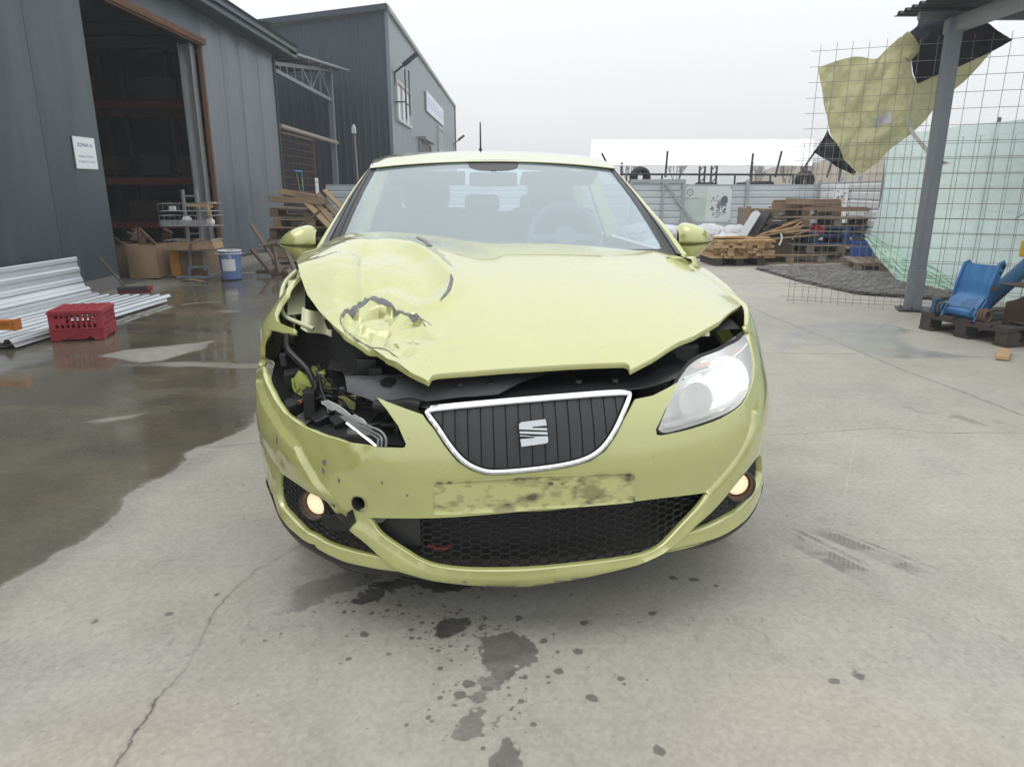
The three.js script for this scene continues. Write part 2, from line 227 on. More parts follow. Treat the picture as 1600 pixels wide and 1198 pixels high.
// outlines in the car's own metres: [length along the nose, height] on the skin, [x, z] on the bonnet
const EDGE_LAMP_L = [[-1.128,0.697],[-1.058,0.687],[-0.993,0.678],[-0.89,0.637],[-0.807,0.602],[-0.712,0.587],[-0.631,0.577],[-0.534,0.57],[-0.433,0.565],[-0.369,0.566],[-0.356,0.569],[-0.353,0.578],[-0.378,0.621],[-0.417,0.658],[-0.453,0.684]];
const EDGE_TOP_L = [[-0.453,0.684],[-0.378,0.667],[-0.304,0.649]];
const GRILLE = [[-0.305,0.658],[-0.298,0.668],[-0.24,0.675],[-0.103,0.686],[0.038,0.694],[0.181,0.699],[0.252,0.699],[0.265,0.695],[0.267,0.686],[0.233,0.636],[0.207,0.595],[0.175,0.557],[0.136,0.533],[0.077,0.519],[-0.006,0.51],[-0.092,0.504],[-0.137,0.504],[-0.177,0.518],[-0.209,0.54],[-0.242,0.579],[-0.272,0.621],[-0.298,0.647]];
const EDGE_TOP_R = [[0.274,0.666],[0.333,0.681],[0.435,0.707]];
const EDGE_LAMP_R = [[0.435,0.707],[0.363,0.643],[0.327,0.598],[0.329,0.584],[0.345,0.581],[0.43,0.586],[0.567,0.599],[0.68,0.618],[0.814,0.66],[0.898,0.701],[0.985,0.777]];
const INTAKE = [[-0.465,0.363],[-0.365,0.372],[-0.249,0.379],[-0.14,0.387],[-0.037,0.396],[0.087,0.402],[0.249,0.405],[0.357,0.406],[0.499,0.396],[0.46,0.352],[0.395,0.296],[0.35,0.262],[0.293,0.244],[0.186,0.237],[0.088,0.232],[-0.009,0.226],[-0.071,0.225],[-0.191,0.227],[-0.263,0.237],[-0.312,0.251],[-0.374,0.285],[-0.439,0.322]];
const BOTTOM = [[0.848,0.311],[0.825,0.29],[0.69,0.263],[0.569,0.25],[0.443,0.245],[0.358,0.244],[0.274,0.221],[0.122,0.196],[-0.036,0.173],[-0.193,0.184],[-0.284,0.196],[-0.375,0.219],[-0.441,0.219],[-0.543,0.224],[-0.665,0.245],[-0.778,0.263],[-0.849,0.289],[-0.887,0.333]];
const FOG_L = [[-0.829,0.425],[-0.788,0.421],[-0.718,0.418],[-0.665,0.411],[-0.634,0.403],[-0.601,0.391],[-0.58,0.368],[-0.552,0.342],[-0.52,0.316],[-0.48,0.292],[-0.43,0.253],[-0.47,0.255],[-0.537,0.26],[-0.611,0.265],[-0.699,0.278],[-0.785,0.299],[-0.838,0.312],[-0.851,0.345],[-0.845,0.387]];
const FOG_R = [[0.811,0.435],[0.85,0.359],[0.796,0.316],[0.636,0.303],[0.52,0.291],[0.428,0.283],[0.477,0.318],[0.548,0.362],[0.629,0.414],[0.709,0.447]];
const LIP = [[0.73,0.591],[0.704,0.553],[0.609,0.47],[0.504,0.399],[0.46,0.35],[0.395,0.293],[0.35,0.26],[0.294,0.242],[0.186,0.234],[0.088,0.228],[-0.008,0.224],[-0.072,0.223],[-0.191,0.225],[-0.263,0.234],[-0.313,0.249],[-0.375,0.282],[-0.439,0.321],[-0.485,0.347],[-0.523,0.349],[-0.546,0.339],[-0.52,0.316],[-0.48,0.292],[-0.426,0.251],[-0.376,0.217],[-0.284,0.193],[-0.192,0.178],[-0.035,0.164],[0.123,0.19],[0.275,0.217],[0.351,0.241],[0.428,0.282],[0.477,0.317],[0.549,0.36],[0.629,0.413],[0.687,0.443],[0.744,0.472]];
const CREASE_L = [[-0.813,0.573],[-0.7,0.532],[-0.66,0.488],[-0.622,0.443],[-0.569,0.4]];
const PLATE = [[-0.28,0.473],[-0.273,0.482],[-0.139,0.49],[-0.004,0.496],[0.133,0.495],[0.253,0.492],[0.264,0.484],[0.27,0.405],[0.261,0.399],[0.136,0.397],[-0.003,0.395],[-0.14,0.389],[-0.276,0.382],[-0.285,0.389]];
const LAMP_R = [[0.433,0.709],[0.475,0.732],[0.539,0.751],[0.631,0.757],[0.791,0.76],[0.889,0.765],[0.949,0.777],[0.94,0.753],[0.897,0.718],[0.836,0.683],[0.758,0.652],[0.689,0.631],[0.634,0.616],[0.563,0.607],[0.474,0.598],[0.394,0.59],[0.349,0.586],[0.336,0.597],[0.35,0.621],[0.385,0.666]];
const FOGLENS = [[-0.673,0.359],[0.652,0.389],[-0.678,0.338],[0.661,0.376],[-0.496,0.401],[-0.47,0.404],[-0.616,0.347],[0.746,0.364]];
const HOOD = [[0.756,-0.607],[0.605,-0.392],[0.479,-0.267],[0.333,-0.147],[0.251,-0.088],[0.251,-0.11],[0.241,-0.118],[0.125,-0.109],[-0.013,-0.098],[-0.165,-0.091],[-0.258,-0.09],[-0.273,-0.085],[-0.282,-0.062],[-0.297,-0.077],[-0.332,-0.104],[-0.4,-0.169],[-.40,-.172],[-.445,-.222],[-.49,-.285],[-.525,-.33],[-.553,-.36],[-.582,-.4],[-.62,-.465],[-.664,-.545],[-.702,-.64],[-.742,-.779],[-.742,-.95],[-.725,-1.17],[-.64,-1.215],[-.5,-1.25],[-.3,-1.245],[-.1,-1.235],[.1,-1.205],[.3,-1.175],[.467,-1.165],[.631,-1.178],[.72,-1.24],[.775,-1.2],[.8,-1.05],[.803,-.85],[.785,-.7]];
const PRIMER_A = [[-0.512,-0.466],[-0.511,-0.493],[-0.503,-0.512],[-0.486,-0.528],[-0.451,-0.481],[-0.417,-0.458],[-0.394,-0.434],[-0.369,-0.406],[-0.341,-0.388],[-0.323,-0.383],[-0.307,-0.387],[-0.321,-0.38],[-0.32,-0.369],[-0.304,-0.312],[-0.314,-0.326],[-0.324,-0.379],[-0.348,-0.381],[-0.38,-0.404],[-0.395,-0.425],[-0.41,-0.442],[-0.425,-0.451],[-0.439,-0.454],[-0.443,-0.446],[-0.449,-0.443],[-0.461,-0.445],[-0.477,-0.468],[-0.494,-0.505],[-0.498,-0.461],[-0.506,-0.462]];
const PRIMER_D = [[-0.519,-0.334],[-0.509,-0.361],[-0.497,-0.352],[-0.5,-0.342],[-0.512,-0.318]];
const PRIMER_B = [[-0.221,-0.614],[-0.21,-0.571],[-0.225,-0.485],[-0.254,-0.439],[-0.235,-0.498],[-0.223,-0.573]];
const PRIMER_C = [[-0.355,-1.169],[-0.317,-1.107],[-0.283,-0.908],[-0.301,-0.897]];
// ---------- the crashed car ----------
const paintMap = tex(512, 512, (u, v) => { const n = fbm(u * 7, v * 7, 4), d = sst(.56, .78, fbm(u * 19 + 4, v * 13, 4)), c = vnoise(u * 150, v * 150) > .975 ? .5 : 1, k = (.98 + .05 * (n - .47)) * c; return lin([lerp(.465, .40, d * .2) * k, lerp(.48, .40, d * .2) * k, lerp(.172, .19, d * .2) * k]); }, true);
const paintOpt = { clearcoat: 1, clearcoatRoughness: .05, ior: 1.9 };
const PAINT = MP(1, 1, 1, .17, .15, { ...paintOpt, map: paintMap });
const BLACK = M(.012, .012, .013, .55), BLACKSAT = M(.018, .019, .02, .38), RUBBER = M(.015, .015, .016, .8), DARKGREY = M(.035, .036, .038, .6);
const CHROME = M(.78, .79, .8, .12, 1), STEEL = M(.45, .46, .47, .35, .9), CABIN = M(.03, .032, .034, .85), CABINLIGHT = M(.09, .092, .095, .9), PRIMER = M(.17, .17, .185, .6), SLATM = M(.03, .033, .037, .42);
const GLASS = MP(.9, .95, .94, .02, 0, { transmission: 1, thickness: 0, ior: 1.52 });
const SCREEN = MP(.54, .68, .76, .05, 0, { transmission: .70, thickness: 0, ior: 2.1 });
const pick0 = (a, r) => a[Math.floor(r() * a.length)];
const car = thing('hatchback_car', 'lime green hatchback with crumpled bonnet and a missing headlamp, on wet concrete', 'car', [.072, 0, -1.7], 4.8 * Math.PI / 180);
const part = (n, g, m, p = car, label) => { const o = mesh(n, g, m, p); if (label) o.userData.label = label; return o; };
const skin = o => (s, y) => skinAt(s, y, o);

// bumper: one skin with its openings, the swept lower lip standing proud of it
const lipRim = resample(LIP, .012), creaseL = [[-.99, .655], [-.90, .615], ...CREASE_L], creaseR = [[.985, .70], [.86, .655], [.73, .591], [.704, .553], [.609, .47], [.504, .399]];
function bumperOff(s, y) {
  let o = 0; const d = edgeDist(s, y, LIP);
  if (inPoly(s, y, LIP)) o = .013 * sst(0, .010, d) * (s > 0 ? sst(.56, .44, y) : 1);
  const line = s < 0 ? creaseL : creaseR, dl = polyd(s, y, line);
  if (dl < .16) { let best = 1e9, side = 0; for (let i = 0; i + 1 < line.length; i++) { const a = line[i], b = line[i + 1], q = segd(s, y, a[0], a[1], b[0], b[1]); if (q < best) { best = q; side = (b[0] - a[0]) * (y - a[1]) - (b[1] - a[1]) * (s - a[0]); } }
    if (s < 0 ? side < 0 : side > 0) o = Math.max(o, .015 * sst(0, .006, dl) * (1 - sst(.02, .15, dl)) * (s < 0 ? sst(.76, .66, y) : sst(.68, .52, y)) * (s < 0 ? sst(.37, .43, y) : 1)); }
  // number plate recess
  const dp = edgeDist(s, y, PLATE); o -= inPoly(s, y, PLATE) ? .005 * sst(0, .008, dp) : 0;
  // dents on the struck corner
  if (s < -.3) o += sst(-.3, -.5, s) * (.006 * (vnoise(s * 9, y * 9) - .5) + .005 * (vnoise(s * 23, y * 23 + 4) - .5));
  return o;
}
const bumperS = (s, y) => skinAt(s, y, bumperOff(s, y));
const round = (cx, cy, rx, ry, n, a0 = 0) => [...Array(n).keys()].map(i => [cx + rx * Math.cos(a0 + i / n * 6.2832), cy + ry * Math.sin(a0 + i / n * 6.2832)]);
const archL = [[-1.02, .30], [-1.02, .40], [-1.0, .5], [-1.03, .58], [-1.10, .66]], archR = [[1.0, .77], [1.06, .70], [1.06, .55], [1.03, .45], [1.02, .36], [1.01, .30], [.93, .305]];
const grilleLow = GRILLE.slice(8);          // right corner, round the bottom, to the left corner
const bumperOutline = [...archL, ...EDGE_LAMP_L, ...EDGE_TOP_L.slice(1, 2), [-.312, .651], ...grilleLow.slice().reverse().slice(0, -1).map(p => [p[0] * 1.02, p[1] - .006]), [.277, .676], ...EDGE_TOP_R.slice(1), ...EDGE_LAMP_R.slice(1), ...archR, ...BOTTOM, [-.94, .31]];
const lipIn = insetLoop(LIP, .010), shift = (l, d) => l.map((p, i) => { const a = l[Math.max(0, i - 1)], b = l[Math.min(l.length - 1, i + 1)], k = Math.hypot(b[0] - a[0], b[1] - a[1]); return [p[0] - (b[1] - a[1]) / k * d, p[1] + (b[0] - a[0]) / k * d]; });
const bumperFeats = [[...LIP, LIP[0]], [...lipIn, lipIn[0]], creaseL, shift(creaseL, -.006), creaseR.slice(0, 3), shift(creaseR, .006).slice(0, 3), [...PLATE, PLATE[0]], [...insetLoop(PLATE, .008), insetLoop(PLATE, .008)[0]]];
const tow = round(-.496, .401, .021, .021, 20);
part('bumper', panelG(bumperS, bumperOutline, [smoothLoop(INTAKE, 2, 70), smoothLoop(FOG_L, 2, 60), smoothLoop(FOG_R, 2, 60), tow], .0105, .022, 5, bumperFeats), PAINT, car, 'scraped lime front bumper, pushed out on the struck corner');
// number plate panel, dirty
{
  const dirt = tex(512, 160, (u, v) => { const n = fbm(u * 9, v * 4, 5), m = fbm(u * 22 + 3, v * 8 + 2, 4); let k = sst(.50, .72, n) * .55 + sst(.52, .7, m) * .35; k += .5 * sst(.07, .0, v) + .75 * gauss(Math.hypot((u - .66) * 3, v - .73), .16) * sst(.4, .6, m) + .9 * gauss(Math.hypot((u - .48) * 2.6, v - .45), .06) + .8 * gauss(Math.hypot((u - .95) * 3, v - .8), .09); for (const [a, b] of [[.04, .86], [.09, .86], [.57, .78], [.955, .88]]) k += 1.4 * gauss(Math.hypot((u - a) * 3.2, v - b), .035); k = Math.min(.93, Math.max(0, k)); return lin([lerp(.52, .075, k), lerp(.525, .06, k), lerp(.23, .04, k)]); }, true);
  const g = panelG((s, y) => skinAt(s, y, bumperOff(s, y) + .0025), insetLoop(PLATE, .004), [], .014, .004), uv = g.attributes.uv; for (let i = 0; i < uv.count; i++) uv.setXY(i, (uv.getX(i) + .285) / .555, (uv.getY(i) - .382) / .114);
  part('plate_panel', g, MP(1, 1, 1, .5, .1, { map: dirt, clearcoat: .4, clearcoatRoughness: .3 }), car, 'dirty empty number plate recess');
}
// grey scuffs on the struck corner, thin films of primer
{ const r = rng(8); const spots = []; for (const [s, y, a, b] of [[-.60, .505, .010, .008], [-.605, .478, .006, .008], [-.55, .46, .004, .006], [-.42, .47, .003, .005], [-.79, .53, .006, .012], [-.35, .44, .003, .004], [.1, .200, .014, .003], [.05, .195, .008, .002], [-.2, .2, .006, .003]]) { const p = round(s, y, a, b, 11).map(q => [q[0] + (r() - .5) * a * .8, q[1] + (r() - .5) * b * .8]); spots.push(panelG((u, v) => skinAt(u, v, bumperOff(u, v) + .0012), p, [], .005, .001)); } part('paint_scuff', mergeAll(spots), PRIMER, car, 'grey scuffs where the paint is gone'); }
// black lower spoiler tucked under the lip, scuffed and hanging a little on the struck side
const underLine = curve1([[-.95, .36], [-.887, .325], [-.849, .29], [-.778, .263], [-.665, .245], [-.543, .224], [-.375, .215], [-.28, .194], [-.04, .17], [.12, .19], [.274, .219], [.358, .242], [.57, .25], [.69, .262], [.825, .29], [.92, .32]]);
part('spoiler', sheetG((u, v) => { const s = lerp(-.94, .9, u), drop = s < 0 ? .05 * sst(.2, .6, -s) + .012 : .03 * sst(.3, .6, s) + .01; return skinAt(s, underLine(s) + .006 - v * (drop + .006), -.008 - .03 * v * v + .004 * Math.sin(v * 6)); }, 70, 6, .006), BLACKSAT, car, 'scuffed black spoiler edge under the bumper');
part('undertray_edge', sheetG((u, v) => { const s = lerp(-.86, -.34, u); return skinAt(s, underLine(s) - .05 - .018 * v * Math.sin(u * 3.14), -.04 + .006 * Math.sin(u * 14)); }, 40, 3, .006), M(.05, .05, .052, .85), car, 'dusty loose edge of the undertray');
// fog lamp pockets: recessed honeycomb pads and the lit lamps
const hexBars = (S, poly, w, h, t, cut) => { // stretched honeycomb inside a polygon, as bars lying on S
  const g = []; let x0 = 1e9, x1 = -1e9, y0 = 1e9, y1 = -1e9; for (const p of poly) { x0 = Math.min(x0, p[0]); x1 = Math.max(x1, p[0]); y0 = Math.min(y0, p[1]); y1 = Math.max(y1, p[1]); }
  let row = 0; for (let y = y0; y < y1 + h; y += h * .5, row++) for (let x = x0 - w + (row % 2) * w * .75; x < x1 + w; x += w * 1.5) {
    const q = [[x + w * .25, y + h / 2], [x - w * .25, y + h / 2], [x - w * .5, y], [x - w * .25, y - h / 2]];
    for (let i = 0; i < 3; i++) { const a = q[i], b = q[i + 1], m = [(a[0] + b[0]) / 2, (a[1] + b[1]) / 2]; if (!inPoly(...m, poly) || (cut && cut(...m))) continue; g.push(barG(S(...a), S(...b), t, t * 2)); }
  } return mergeAll(g);
};
const fogLampSpots = [[-.674, .356, FOG_L], [.664, .376, FOG_R]];
fogLampSpots.forEach(([s, y, poly], k) => {
  const pad = smoothLoop(poly, 2, 60), lampR = k ? .043 : .041, f = part('fog_lamp', panelG(skin(-.024), insetLoop(pad, -.008), [round(s, y, lampR + .004, lampR + .004, 26)], .012, .01), BLACKSAT, car, k ? 'lit fog lamp on the undamaged side' : 'lit fog lamp on the struck side, hanging loose');
  part('mesh_insert', hexBars(skin(-.022), pad, .03, .016, .003, (a, b) => Math.hypot(a - s, b - y) < lampR + .006), BLACK, f);
  const c = V(...skinAt(s, y, k ? -.018 : -.03)), a = V(...skinAt(s, y, 0)), e = 1e-3, n = V(...skinAt(s + e, y)).sub(V(...skinAt(s - e, y))).cross(V(...skinAt(s, y + e)).sub(V(...skinAt(s, y - e)))).normalize(), fw = n.clone().lerp(V(0, 0, 1), k ? 1 : .35).normalize();
  const q = new THREE.Quaternion().setFromUnitVectors(V(0, 0, 1), fw), at = (g, d) => g.applyMatrix4(new THREE.Matrix4().compose(c.clone().addScaledVector(fw, d), q, V(1, 1, 1)));
  const bezel = new THREE.LatheGeometry([[.044, .012], [.046, .02], [.043, .026], [.038, .024], [.036, .012], [.033, -.012]].map(p => new THREE.Vector2(p[0] * lampR / .04, p[1])), 36); bezel.rotateX(Math.PI / 2);
  part('bezel', at(bezel, 0), M(.05, .042, .036, .35), f);
  const bowl = new THREE.LatheGeometry([[.004, -.026], [.014, -.023], [.024, -.014], [.032, .0]].map(p => new THREE.Vector2(...p)), 32); bowl.rotateX(Math.PI / 2); part('reflector', at(bowl, -.004), M(.85, .74, .6, .15, 1), f);
  const lens = new THREE.SphereGeometry(.09, 32, 8, 0, 6.2832, 0, .375); lens.translate(0, -.081, 0); lens.rotateX(Math.PI / 2);
  const lm = M(.9, .75, .6, .25); lm.emissive.setRGB(1, .62, .36); lm.emissiveIntensity = 1.15; lm.emissiveMap = tex(64, 64, (u, v) => { const g = .8 + .2 * Math.sin(u * 80) * Math.sin(v * 9); return [g, g, g]; });
  part('lens', at(lens, .0), lm, f);
  const glow = new THREE.SpotLight(0xffb070, .5, 6, .9, .8, 2); glow.position.copy(c).addScaledVector(fw, .03); glow.target.position.copy(c).addScaledVector(fw, 1); glow.castShadow = true; car.add(glow, glow.target);
});
{ // broken clip and strut between fog lamp and lip on the struck side
  part('broken_bracket', mergeAll([extrude([[0, 0], [.05, .012], [.075, -.002], [.085, .03], [.095, -.005], [.08, -.03], [.03, -.035], [-.01, -.02]], .02, .003), place(extrude([[0, 0], [.022, .004], [.03, -.05], [.02, -.055]], .006, .001), -.02, .06, 0, 0, 0, .6)].map(g => place(g, ...skinAt(-.60, .352, -.004), 0, -.55))), BLACK, car, 'snapped black bracket beside the fog lamp');
  const c = skinAt(-.496, .401, -.03); part('towing_socket', place(new THREE.CylinderGeometry(.021, .021, .07, 20, 1, true), c[0], c[1], c[2], Math.PI / 2, -.2), M(.3, .31, .31, .25, .8), car);
  part('socket_cover', place(extrude(round(0, 0, .03, .024, 16), .004, .001), ...skinAt(-.455, .362, -.02), .3, -.3), M(.12, .12, .125, .5), car, 'grey cover dangling below the towing socket');
}
// lower intake honeycomb with the cooler behind
part('intake_grille', hexBars(skin(-.035), insetLoop(INTAKE, -.012), .036, .0185, .0026, s => s < -.33), M(.02, .02, .021, .4), car);
part('intake_backing', sheetG((u, v) => skinAt(lerp(-.62, .62, u), lerp(.2, .44, v), -.11), 20, 4), BLACK, car);
part('intercooler', mergeAll([...Array(26).keys()].map(i => boxG(.9, .003, .03, .05, .235 + i * .0065, -.2))), M(.05, .05, .055, .4, .6), car);
for (const g of [sheetG((u, v) => skinAt(lerp(-.46, -.33, u), lerp(.27, .385, v), -.05 + .01 * v), 8, 6, .006)]) part('intake_blade', g, M(.026, .027, .029, .42), car);
part('red_cooler_hose', tubeG([skinAt(-.31, .268, -.06), skinAt(-.27, .262, -.055), skinAt(-.24, .27, -.06)], .006, 10, 6), M(.35, .03, .02, .5), car);
// radiator grille: chrome frame, upright slats, badge
const grilleLoop = smoothLoop(GRILLE, 2, 55), grilleIn = insetLoop(grilleLoop, .0115);
const grille = part('grille', panelG(skin(-.012), insetLoop(grilleLoop, .003), [], .02, .02), BLACK, car);
part('grille_frame', mergeAll([panelG((s, y) => { const d = edgeDist(s, y, grilleLoop) - .006; return skinAt(s, y, .009 - d * d * 130); }, grilleLoop, [grilleIn], .0045, .02)]), MP(.8, .81, .83, .22, .75, { clearcoat: .6, clearcoatRoughness: .1 }), grille);
{
  const n = 16, gl = insetLoop(grilleLoop, .014), x0 = -.288, x1 = .253, pitch = (x1 - x0) / n;
  for (let i = 0; i < n; i++) {
    const a = x0 + i * pitch + .0016, b = a + pitch - .0032, span = x => { const ys = []; for (let k = 0, j = gl.length - 1; k < gl.length; j = k++) if ((gl[k][0] > x) !== (gl[j][0] > x)) ys.push(gl[j][1] + (x - gl[j][0]) / (gl[k][0] - gl[j][0]) * (gl[k][1] - gl[j][1])); return ys.length > 1 ? [Math.min(...ys), Math.max(...ys)] : null; };
    const K = [0, .25, .5, .75, 1].map(t => [lerp(a, b, t), span(lerp(a, b, t))]).filter(k => k[1]); if (K.length < 2) continue;
    part('slat', panelG((s, y) => skinAt(s - .022 * (y - .6), y, -.003 - ((s - (a + b) / 2) / pitch) ** 2 * .012), [...K.map(k => [k[0], k[1][0]]), ...K.reverse().map(k => [k[0], k[1][1]])], [], .011, .01), SLATM, grille);
  }
  const B = (p) => p.map(([x, y]) => [(x - 873) / 183 * .073, -(y - 373) / 183 * .0735]);
  const pieces = [[[780, 345], [781, 312], [788, 304], [800, 298], [955, 287], [962, 329], [866, 333], [868, 340], [962, 345], [963, 361]], [[781, 357], [964, 371], [965, 389], [783, 371]], [[783, 381], [880, 395], [966, 398], [968, 432], [962, 441], [950, 445], [790, 458], [785, 408], [878, 405], [880, 399], [783, 388]]];
  part('badge', mergeAll(pieces.map(p => { const g = extrude(B(p), .006, .0006); const c = skinAt(-.014, .607, .004); return place(g, c[0], c[1], c[2], -.24, -.02, .03); })), M(.72, .74, .77, .16, 1), grille, 'chrome letter emblem of three slanted bars');
}
// slam panel and covers under the bonnet
part('slam_panel', mergeAll([sheetG((u, v) => { const s = lerp(-.33, .6, u), p = skinAt(s, lerp(.668, .70, sst(-.25, .2, s)) + .02 * sst(.28, .5, s), -.004), q = skinAt(s, .70, -.24); return [lerp(p[0], q[0], v), lerp(p[1], .715 + .03 * sst(.3, .6, s), v) + .006 * Math.sin(v * 9) + (v > .3 && v < .4 ? .004 : 0), lerp(p[2], q[2], v)]; }, 60, 14, .006)]), MP(.02, .021, .023, .33, 0, { clearcoat: .3 }), car);
part('slam_latch', mergeAll([boxG(.07, .02, .05, .0, .735, -.2), boxG(.03, .05, .02, 0, .74, -.24), ...[-.2, -.12, .12, .22].map(x => cylG(.009, .009, .008, 10, x, .716, -.13))]), DARKGREY, car);
{ // torn grey cover left of the latch
  const top = [[-.53, .70, -.30], [-.455, .706, -.27], [-.38, .712, -.255], [-.30, .712, -.24], [-.18, .722, -.23], [.1, .726, -.22]], bot = [[-.515, .672, -.235], [-.45, .66, -.19], [-.40, .652, -.165], [-.345, .664, -.125], [-.305, .678, -.10], [-.1, .70, -.085]];
  const T = new THREE.CatmullRomCurve3(top.map(p => V(...p))), Bc = new THREE.CatmullRomCurve3(bot.map(p => V(...p)));
  part('radiator_cover', sheetG((u, v) => { const a = T.getPoint(u), b = Bc.getPoint(u); return [lerp(b.x, a.x, v), lerp(b.y, a.y, v) + .012 * Math.sin(v * 3.14) + .003 * vnoise(u * 20, v * 6), lerp(b.z, a.z, v)]; }, 40, 12, .005), M(.075, .078, .085, .55), car, 'torn grey plastic cover over the radiator');
  part('cover_hole', mergeAll([place(new THREE.CylinderGeometry(.022, .022, .006, 20), -.40, .703, -.222, .12, 0, .1), boxG(.05, .006, .035, -.33, .712, -.225, .1, 0, 0)]), BLACK, car);
  part('air_duct', tubeG([[-.43, .652, -.16], [-.38, .655, -.14], [-.335, .668, -.115], [-.3, .668, -.09]], .018, 20, 8), BLACK, car);
}
// engine bay seen through the gaps
part('engine_bay', mergeAll([boxG(1.25, .5, .04, 0, .5, -.95), boxG(1.0, .04, .6, 0, .24, -.62), ...[-1, 1].map(s => boxG(.03, .32, .7, s * .63, .5, -.62)), boxG(.95, .32, .05, .05, .42, -.24)]), M(.006, .006, .0065, .7), car);
part('engine', mergeAll([rboxG(.55, .28, .4, .03, .05, .58, -.58), rboxG(.2, .2, .22, .02, .45, .66, -.5), rboxG(.16, .22, .2, .02, -.38, .50, -.62), cylG(.05, .05, .2, 14, -.2, .64, -.42, 0, 0, 1.57), cylG(.035, .035, .3, 12, .3, .73, -.35, 0, 0, 1.4)]), M(.012, .012, .013, .5), car);
part('inner_wing', mergeAll([rboxG(.05, .1, .3, .01, -.66, .62, -.62, 0, .15), rboxG(.05, .14, .03, .008, .70, .76, -.66, -.4, .3, .5)]), MP(.36, .4, .1, .5, .2, { clearcoat: .4 }), car, 'bare lime inner wing');
part('lamp_bay_liner', mergeAll([sheetG((u, v) => { const p = skinAt(lerp(-1.35, -.36, u), lerp(.50, .84, v), -.20 + .12 * sst(-1.0, -1.3, lerp(-1.35, -.36, u))); return p; }, 16, 8), sheetG((u, v) => { const s = lerp(-1.08, -.35, u), p = skinAt(s, .565, -.02 - .2 * v); return [p[0], p[1] + .02 * v, p[2]]; }, 16, 5)]), M(.006, .006, .0065, .7), car);
const BAY = M(.007, .0075, .008, .6), BAYSAT = M(.012, .0125, .014, .35);
for (const [pts, r] of [[[[-.713, .80, -.43], [-.710, .760, -.415], [-.686, .738, -.393], [-.644, .708, -.353], [-.628, .681, -.337], [-.613, .650, -.321], [-.587, .625, -.295], [-.57, .60, -.27]], .0095], [[[-.616, .687, -.31], [-.616, .664, -.30], [-.631, .645, -.30], [-.656, .629, -.30]], .007], [[[-.606, .70, -.33], [-.600, .66, -.31], [-.585, .63, -.29], [-.575, .60, -.26]], .006], [[[-.43, .655, -.2], [-.425, .635, -.17], [-.445, .60, -.18]], .004]]) part('wiring_hose', tubeG(pts, r, 30, 8), BAYSAT, car);
part('orange_connector', place(new THREE.CylinderGeometry(.006, .006, .014, 8), -.660, .627, -.299, 0, 0, -1.1), M(.5, .13, .03, .5), car);
{ // lime metal deep inside: bracket, rail end, bulkhead plate
  const LM = MP(.36, .40, .10, .5, .15, { clearcoat: .4 }), plate = (pts, t) => { const c = pts.reduce((a, p) => [a[0] + p[0] / pts.length, a[1] + p[1] / pts.length, a[2] + p[2] / pts.length], [0, 0, 0]), g = extrude(pts.map(p => [p[0] - c[0], p[1] - c[1]]), t, .002); return place(g, ...c); };
  part('lamp_bracket', mergeAll([plate([[-.686, .682, -.36], [-.669, .706, -.36], [-.640, .685, -.36], [-.634, .663, -.36], [-.649, .659, -.36], [-.648, .626, -.36], [-.680, .644, -.36]], .006), tubeG([[-.688, .684, -.35], [-.682, .645, -.35], [-.648, .626, -.35]], .004, 14, 6), boxG(.05, .02, .03, -.648, .676, -.352, 0, 0, -.5)]), LM, car);
  part('rail_end', mergeAll([plate([[-.628, .697, -.38], [-.603, .680, -.38], [-.577, .644, -.38], [-.580, .630, -.38], [-.610, .637, -.38]], .01), barG([-.63, .698, -.37], [-.577, .642, -.37], .008)]), LM, car);
  part('bulkhead_plate', plate([[-.556, .633, -.33], [-.503, .635, -.33], [-.510, .588, -.33], [-.556, .605, -.33]], .004), MP(.42, .42, .16, .5, .1, { clearcoat: .3 }), car);
}
{ // the dark tangle: boxes, brackets, plugs and loose cables
  const r = rng(91), mm = [BAY, BAYSAT, BAY, M(.02, .02, .022, .5)];
  for (const [x, y, z, w, h, d, a] of [[-.68, .605, -.34, .06, .035, .05, .4], [-.70, .665, -.42, .05, .05, .05, .2], [-.735, .715, -.46, .02, .04, .03, .1], [-.60, .585, -.27, .05, .03, .05, .6], [-.47, .70, -.33, .06, .09, .02, 0], [-.44, .665, -.30, .04, .12, .03, 0], [-.40, .64, -.24, .03, .1, .03, 0], [-.395, .60, -.16, .05, .012, .03, 0], [-.375, .60, -.15, .012, .07, .02, 0], [-.43, .595, -.18, .06, .012, .02, .2], [-.52, .66, -.40, .05, .06, .03, .3], [-.545, .585, -.24, .04, .02, .05, .5], [-.64, .58, -.29, .05, .02, .05, .8]]) { const b = part('bay_bracket', rboxG(w, h, d, .004, x, y, z, a * .4, a, a * .5), pick0(mm, r), car); }
  for (let i = 0; i < 26; i++) { let p = V(lerp(-.68, -.48, r()), lerp(.59, .66, r()), lerp(-.36, -.27, r())); const q = [p.toArray()]; let hd = r() * 6.28; for (let k = 0; k < 5; k++) { hd += (r() - .5) * 1.6; p = p.clone().add(V(Math.cos(hd) * .03, Math.sin(hd) * .016 - .002, (r() - .5) * .03)); p.y = Math.max(.574, p.y); p.x = Math.max(p.x, -.72); p.z = Math.min(-.22 - .95 * Math.max(0, -p.x - .5), p.z); q.push(p.toArray()); } part('cable', tubeG(q, .0016 + .0022 * r(), 20, 5), r() > .85 ? M(.05, .05, .055, .4) : BAYSAT, car); if (i % 3 === 0) part('plug', rboxG(.016, .012, .02, .002, p.x, p.y, p.z, r() * 3, r() * 3), i % 2 ? BAYSAT : M(.12, .12, .12, .5), car); }
}
